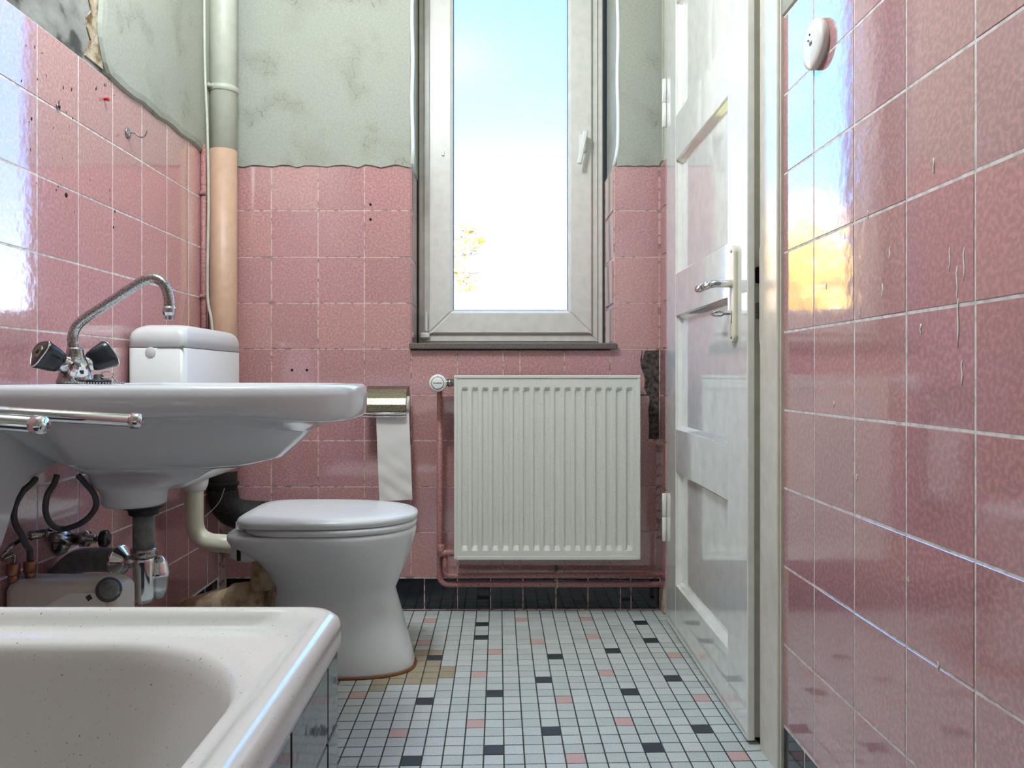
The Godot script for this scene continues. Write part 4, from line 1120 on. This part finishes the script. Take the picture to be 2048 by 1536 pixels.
func build_radiator() -> void:
	var r := thing("radiator", "cream ribbed panel radiator hung below the window", "radiator")
	var x0 := -0.1262
	var x1 := 0.4625
	var y0 := 0.192
	var y1 := 0.776
	var zf := -2.447
	# ribbed front sheet
	var xs := [[x0 + 0.009, 0.0]]
	for k in 17:
		var c := -0.0925 + 0.03252 * k
		for e in [[-0.0115, 0.0], [-0.007, -0.0078], [-0.0045, -0.009], [0.0045, -0.009], [0.007, -0.0078], [0.0115, 0.0]]: xs.append([c + e[0], e[1]])
	xs.append([x1 - 0.009, 0.0])
	var ys := [[y0 + 0.012, 0.0], [0.221, 0.0], [0.227, 0.35], [0.236, 0.95], [0.246, 1.0], [0.718, 1.0], [0.726, 0.95], [0.733, 0.3], [0.738, 0.0], [y1 - 0.008, 0.0]]
	var rows := []
	for y in ys:
		var row := PackedVector3Array()
		for x in xs: row.append(Vector3(x[0], y[0], zf + x[1] * y[1]))
		rows.append(row)
	var tri := loft_tri(rows, false)
	if (tri[1] - tri[0]).cross(tri[2] - tri[0]).z < 0:
		for i in range(0, tri.size(), 3):
			var v := tri[i + 1]
			tri[i + 1] = tri[i + 2]
			tri[i + 2] = v
	part("ribbed_front", commit(tri, false, false), M.radiator_paint, r)
	slab("core", Vector3(x0 + 0.01, y0 + 0.012, -2.52), Vector3(x1 - 0.01, y1 - 0.012, zf - 0.0105), M.radiator_paint, r, 0.0)
	slab("top_cover", Vector3(x0, y1 - 0.010, -2.53), Vector3(x1, y1, zf + 0.0035), M.radiator_paint, r, 0.0015)
	slab("bottom_edge", Vector3(x0, y0, -2.53), Vector3(x1, y0 + 0.013, zf + 0.001), M.radiator_paint, r, 0.002)
	for s in [[x0, x0 + 0.010], [x1 - 0.010, x1]]: slab("side_cover", Vector3(s[0], y0 + 0.004, -2.53), Vector3(s[1], y1 - 0.011, zf + 0.003), M.radiator_paint, r, 0.002)
	for x in [0.05, 0.32]: slab("bracket", Vector3(x, 0.3, -BACK), Vector3(x + 0.03, 0.7, -2.52), M.radiator_paint, r, 0.0)
	# thermostat
	var v := thing("thermostat_valve", "round white thermostat knob beside the radiator's top corner", "thermostat", Vector3(-0.176, 0.751, -2.50))
	part("head", tube(PackedVector3Array([Vector3(0, 0, -0.005), Vector3(0, 0, 0.0), Vector3(0, 0, 0.05), Vector3(0, 0, 0.074), Vector3(0, 0, 0.079), Vector3(0, 0, 0.081)]), [0.018, 0.022, 0.0265, 0.0275, 0.026, 0.023], 30), M.white_plastic, v)
	var face := part("face", tube(PackedVector3Array([Vector3(0, 0, 0.080), Vector3(0, 0, 0.0828), Vector3(0, 0, 0.0834)]), [0.0188, 0.0184, 0.017], 28), M.white_plastic, v)
	var rim := PackedVector3Array()
	for k in 33: rim.append(Vector3(cos(TAU * k / 32) * 0.0195, sin(TAU * k / 32) * 0.0195, 0.0815))
	part("scale_ring", tube(rim, 0.0008, 6, false), M.lettering, v)
	part("lettering", text_mesh("Danfoss", 0.0072, 0.0004, true), M.lettering, face, Vector3(0, 0, 0.0836))
	for k in 4: part("tick", block(Vector3(0.0008, 0.004, 0.0006), 0.0), M.lettering, v, Vector3(sin(PI / 2 * k) * 0.0225, cos(PI / 2 * k) * 0.0225, 0.0812)).rotation.z = -PI / 2 * k
	part("valve_body", rod(Vector3(-0.005, 0, -0.012), Vector3(0.052, 0, -0.012), 0.011, 12), M.worn_chrome, v)
	part("union_nut", rod(Vector3(0.026, 0, -0.012), Vector3(0.038, 0, -0.012), 0.0145, 6), M.worn_chrome, v)
	# pipes
	var p := thing("heating_pipe", "pink-painted heating pipe dropping from the thermostat and running along the skirting", "pipe")
	part("pipe", tube(bends([Vector3(-0.176, 0.745, -2.512), Vector3(-0.176, 0.098, -2.512), Vector3(0.547, 0.098, -2.512)], 0.03, 10), 0.0092, 14), M.pipe_pink, p)
	var q := thing("heating_pipe", "pink-painted return pipe from the radiator's lower corner, upper of the two", "pipe")
	part("pipe", tube(bends([Vector3(-0.158, 0.205, -2.49), Vector3(-0.158, 0.128, -2.50), Vector3(0.547, 0.128, -2.518)], 0.02, 8), 0.0088, 14), M.pipe_pink, q)
	part("return_valve", rod(Vector3(-0.176, 0.205, -2.488), Vector3(-0.12, 0.205, -2.488), 0.011, 12), M.pipe_pink, q)
	part("valve_cap", rod(Vector3(-0.17, 0.195, -2.488), Vector3(-0.17, 0.232, -2.488), 0.012, 8), M.pipe_pink, q)
	var b := thing("pipe_clamp", "small metal clamp holding the two heating pipes to the dark skirting", "clamp", Vector3(0.205, 0.112, -2.52))
	part("back_strip", block(Vector3(0.012, 0.07, 0.003), 0.0008), M.worn_chrome, b, Vector3(0, 0, -0.037))
	for y in [-0.014, 0.016]:
		var loop := PackedVector3Array()
		for k in 13: loop.append(Vector3(0, y + sin(TAU * k / 12) * 0.0105, 0.005 + cos(TAU * k / 12) * 0.0115))
		part("band", tube(loop, 0.0025, 6, false), M.stack_paint_light, b)
	part("screw", rod(Vector3(0, 0.001, -0.036), Vector3(0, 0.001, 0.014), 0.003, 8), M.worn_chrome, b)

func build_small_things() -> void:
	# paper holder
	var h := thing("paper_holder", "chrome toilet paper holder with curved cover on the back wall", "paper holder", Vector3(-0.349, 0.74, -BACK))
	var prof := []
	for e in [[0.0, 0.0015], [-0.003, 0.02], [-0.010, 0.045], [-0.022, 0.066], [-0.038, 0.082], [-0.058, 0.092], [-0.078, 0.0955], [-0.084, 0.0955]]: prof.append(Vector2(e[0], e[1]))
	var rows := []
	for x in [-0.067, 0.067]:
		var row := PackedVector3Array()
		for p in prof: row.append(Vector3(x, p.x, p.y))
		for k in range(prof.size() - 1, -1, -1): row.append(Vector3(x, prof[k].x - 0.0012, prof[k].y - 0.0012))
		rows.append(row)
	part("cover", loft(rows, true, true, true, false), M.brass_chrome, h)
	for x in [-0.067, 0.066]:
		var side := PackedVector2Array([Vector2(0.0, -0.07)])
		for p in prof: side.append(Vector2(p.y, p.x))
		side.append(Vector2(0.088, -0.084))
		var sp := part("cheek", prism(side, 0.0012, 0.0), M.brass_chrome, h)
		sp.transform = Transform3D(Basis(Vector3(0, 0, 1), Vector3(0, 1, 0), Vector3(1, 0, 0)), Vector3(x, 0, 0))
	part("lower_lip", rod(Vector3(-0.072, -0.087, 0.0945), Vector3(0.068, -0.087, 0.0945), 0.0042), M.clean_chrome, h)
	part("tear_bar", rod(Vector3(-0.071, -0.0965, 0.091), Vector3(0.067, -0.0965, 0.091), 0.0034), M.clean_chrome, h)
	var p := thing("toilet_paper_roll", "toilet paper hanging down in one long crinkled sheet from its holder", "paper roll", Vector3(-0.325, 0.680, -BACK + 0.045))
	part("roll", tube(PackedVector3Array([Vector3(-0.05, 0, 0), Vector3(0.05, 0, 0)]), 0.028, 24), M.paper, p)
	var sheet := []
	for r in 26:
		var t := r / 25.0
		var row := PackedVector3Array()
		for c in 9:
			var s := c / 8.0
			var bend := 0.0012 * sin(t * 19 + s * 3.0) + 0.0012 * sin(t * 31 - s * 9.0) * t + 0.001 * sin(s * 7 + t * 5)
			row.append(Vector3(lerpf(-0.053, 0.053, s) + 0.010 * t, -0.024 - 0.284 * t + 0.004 * s * t, 0.034 - 0.006 * t + bend * (0.3 + t)))
		sheet.append(row)
	part("hanging_sheet", commit(loft_tri(sheet, false), true, false), M.paper, p)
	# junction box lid high on the right wall
	var j := thing("junction_box_cover", "round cream cover plate screwed on the right tile wall", "wall cover", Vector3(RIGHT, 1.344, -1.338))
	part("disc", tube(PackedVector3Array([Vector3(0, 0, 0), Vector3(-0.009, 0, 0), Vector3(-0.013, 0, 0), Vector3(-0.0165, 0, 0), Vector3(-0.0178, 0, 0)]), [0.0415, 0.0425, 0.0405, 0.031, 0.014], 36), M.bakelite, j)
	part("screw", tube(PackedVector3Array([Vector3(-0.0165, 0, 0), Vector3(-0.019, 0, 0)]), 0.0048, 10), M.worn_chrome, j, Vector3(0, 0.0, 0.006))
	for e in [[0.008, -0.004], [0.016, 0.002]]: part("hole", tube(PackedVector3Array([Vector3(-0.0168, e[0], e[1]), Vector3(-0.0186, e[0], e[1])]), 0.002, 8), M.gap, j)
	# hook, red wall plug, ring screw, old drill holes
	var hk := thing("wall_hook", "thin bent wire hook with round rosette on the left wall tiles", "hook", Vector3(LEFT, 1.374, -1.92))
	part("rosette", tube(PackedVector3Array([Vector3(0.0005, 0, 0), Vector3(0.003, 0, 0), Vector3(0.006, 0, 0)]), [0.0135, 0.013, 0.006], 18), M.worn_chrome, hk)
	part("wire", tube(curve([Vector3(0.004, 0, 0), Vector3(0.018, 0.0, 0.0), Vector3(0.028, -0.008, 0.0), Vector3(0.038, -0.010, 0.0), Vector3(0.045, -0.004, 0), Vector3(0.049, 0.006, 0)], 6), 0.0018, 8), M.worn_chrome, hk)
	single("wall_plug", tube(PackedVector3Array([Vector3(-0.004, 0, 0), Vector3(0.008, 0, 0), Vector3(0.0085, 0, 0), Vector3(0.0105, 0, 0)]), [0.0035, 0.0035, 0.0048, 0.0048], 12), M.red_plastic, "red plastic wall plug sticking out of the left wall tiles", "wall plug", Vector3(LEFT, 1.417, -1.805))
	var rs := thing("ring_screw", "round dark screw head beside the joint of the left wall tiles", "screw", Vector3(LEFT, 1.332, -1.612))
	part("washer", tube(PackedVector3Array([Vector3(0.0, 0, 0), Vector3(0.003, 0, 0)]), 0.0062, 14), M.worn_chrome, rs)
	part("head", tube(PackedVector3Array([Vector3(0.003, 0, 0), Vector3(0.005, 0, 0)]), 0.003, 10), M.gap, rs)
	var hole := tube(PackedVector3Array([Vector3(0, 0, -0.002), Vector3(0, 0, 0.0012)]), 0.0042, 12)
	for e in [[741, 409], [741, 439]]:
		var v := at(e[0], e[1], BACK)
		single("screw_hole", hole, M.gap, "small drilled hole high in the tiles left of the window", "hole", v, "", "pair of holes left of the window")
	for e in [[584, 740], [614, 740]]:
		var v := at(e[0], e[1], BACK)
		single("screw_hole", hole, M.gap, "small drilled hole in the back wall tiles above the washbasin rim", "hole", v, "", "pair of holes above the basin rim")
	var side_hole := tube(PackedVector3Array([Vector3(-0.002, 0, 0), Vector3(0.0012, 0, 0)]), 0.0048, 12)
	single("screw_hole", side_hole, M.gap, "dark drilled hole in the left wall tiles over the basin tap", "hole", Vector3(LEFT, 1.156, -1.644))
	# chips and specks of dark glue on the left tiles
	var specks := []
	for k in 34:
		var d := rng.randf_range(1.46, 1.86)
		var y := rng.randf_range(1.12, 1.46)
		var len := rng.randf_range(0.001, 0.004)
		specks.append([tube(PackedVector3Array([Vector3(LEFT, y - len, -d), Vector3(LEFT, y + len, -d + rng.randf_range(-0.002, 0.002))]), rng.randf_range(0.0005, 0.0014), 5), Transform3D()])
	part("glue_specks", join(specks), M.gap, get_node("wall_left"), Vector3.ZERO, "dark specks on the pink tiles").set_meta("kind", "stuff")

func build_fill_lamp() -> void:
	# opal globe added out of view as fill light; the room shows no lamp
	var where := Vector3(-0.45, 2.27, -1.35)
	var l := thing("added_fill_lamp", "unseen opal globe lamp added to brighten the bathroom", "lamp", where)
	var opal := mat("fill_lamp_opal", rgb(240, 238, 232), 0.4)
	opal.emission_enabled = true
	opal.emission = Color(0.95, 0.98, 1.0)
	opal.emission_energy_multiplier = 1.5
	var ball := SphereMesh.new()
	ball.radius = 0.14
	ball.height = 0.28
	part("globe", ball, opal, l)
	part("holder", lathe([Vector2(0.0, 0.12), Vector2(0.06, 0.12), Vector2(0.065, 0.14), Vector2(0.065, 0.229), Vector2(0, 0.229)], 24), M.white_plastic, l)
	var o := OmniLight3D.new()
	o.name = "added_fill_light"
	l.add_child(o)
	o.light_color = Color(0.92, 0.97, 1.0)
	o.light_energy = 1.55
	o.light_size = 0.13
	o.omni_range = 12.0
	o.omni_attenuation = 2.0
	o.shadow_enabled = true

func leaf_cloud(clumps: Array, count: int, size: float) -> ArrayMesh:
	var t := PackedVector3Array()
	for i in count:
		var c: Array = clumps[rng.randi_range(0, clumps.size() - 1)]
		var dir := Vector3(rng.randfn(), rng.randfn(), rng.randfn()).normalized()
		var p: Vector3 = c[0] + dir * c[1] * pow(rng.randf(), 0.4)
		var u := Vector3(rng.randfn(), rng.randfn(), rng.randfn()).normalized() * size
		var v := u.cross(Vector3(rng.randfn(), rng.randfn(), rng.randfn())).normalized() * size * 0.6
		t.append_array([p - u, p + v, p + u, p - u, p + u, p - v])
	return commit(t, false, false)

func build_outside() -> void:
	single("ground", block(Vector3(120, 0.4, 110), 0.0), M.meadow, "meadow below the window of the house", "ground", Vector3(0, -3.4, -58.5), "structure")
	# big autumn tree left of the window; only the tips of two branches reach into the view
	var d := 12.0
	var t := thing("autumn_tree", "tall yellow autumn tree outside, its twigs reaching before the window", "tree", Vector3(-4.6, -3.2, -d))
	part("trunk", tube(curve([Vector3(0, 0, 0), Vector3(0.1, 1.6, 0), Vector3(-0.1, 3.2, 0), Vector3(0.1, 5.2, 0)], 4), PackedFloat32Array([0.3, 0.29, 0.28, 0.27, 0.25, 0.24, 0.22, 0.2, 0.17, 0.14, 0.1, 0.07, 0.04]), 10), M.bark, t)
	var clumps := []
	for k in 46:
		var a := rng.randf() * TAU
		var h := rng.randf_range(-1.0, 1.0)
		var rr := sqrt(1.0 - h * h) * rng.randf_range(0.35, 1.0)
		clumps.append([Vector3(cos(a) * rr * 3.0, 4.4 + h * 2.0, sin(a) * rr * 2.4), rng.randf_range(0.45, 0.8)])
	part("foliage", leaf_cloud(clumps, 16000, 0.085), M.autumn_leaf, t).set_meta("kind", "stuff")
	var inv := -t.position
	for e in [[at(905, 512, d), at(940, 498, d), at(972, 478, d)], [at(903, 545, d), at(925, 560, d), at(952, 586, d)], [at(905, 478, d), at(925, 462, d), at(938, 447, d)]]:
		var from := Vector3(-1.6, 5.3, 0)
		part("branch", tube(curve([from, Vector3(e[0]) + inv, Vector3(e[1]) + inv, Vector3(e[2]) + inv], 5), 0.022, 6), M.bark, t)
	var twigs := []
	for e in [[915, 470, 0.24], [932, 462, 0.16], [945, 490, 0.18], [925, 490, 0.22], [962, 480, 0.10], [912, 500, 0.2], [915, 540, 0.14], [930, 552, 0.18], [918, 566, 0.16], [940, 572, 0.1]]: twigs.append([at(e[0], e[1], d) + inv, e[2]])
	part("twig_leaves", leaf_cloud(twigs, 330, 0.05), M.autumn_leaf, t).set_meta("kind", "stuff")
	for e in [[-15.5, -17.0, 2.9, "broad yellow autumn tree standing farther off behind the tall one"], [-8.6, -22.0, 2.5, "slender yellow autumn tree farthest from the house"]]:
		var u := thing("autumn_tree", e[3], "tree", Vector3(e[0], -3.2, e[1]))
		part("trunk", tube(PackedVector3Array([Vector3(0, 0, 0), Vector3(0.1, 3.5, 0), Vector3(0, 5.5, 0)]), [0.28, 0.2, 0.06], 8), M.bark, u)
		var cl := []
		for k in 26:
			var a := rng.randf() * TAU
			var h := rng.randf_range(-1.0, 1.0)
			cl.append([Vector3(cos(a) * e[2] * sqrt(1 - h * h) * 0.9, 4.6 + h * 2.2, sin(a) * e[2] * 0.8), 0.9])
		part("foliage", leaf_cloud(cl, 9000, 0.1), M.autumn_leaf, u).set_meta("kind", "stuff")
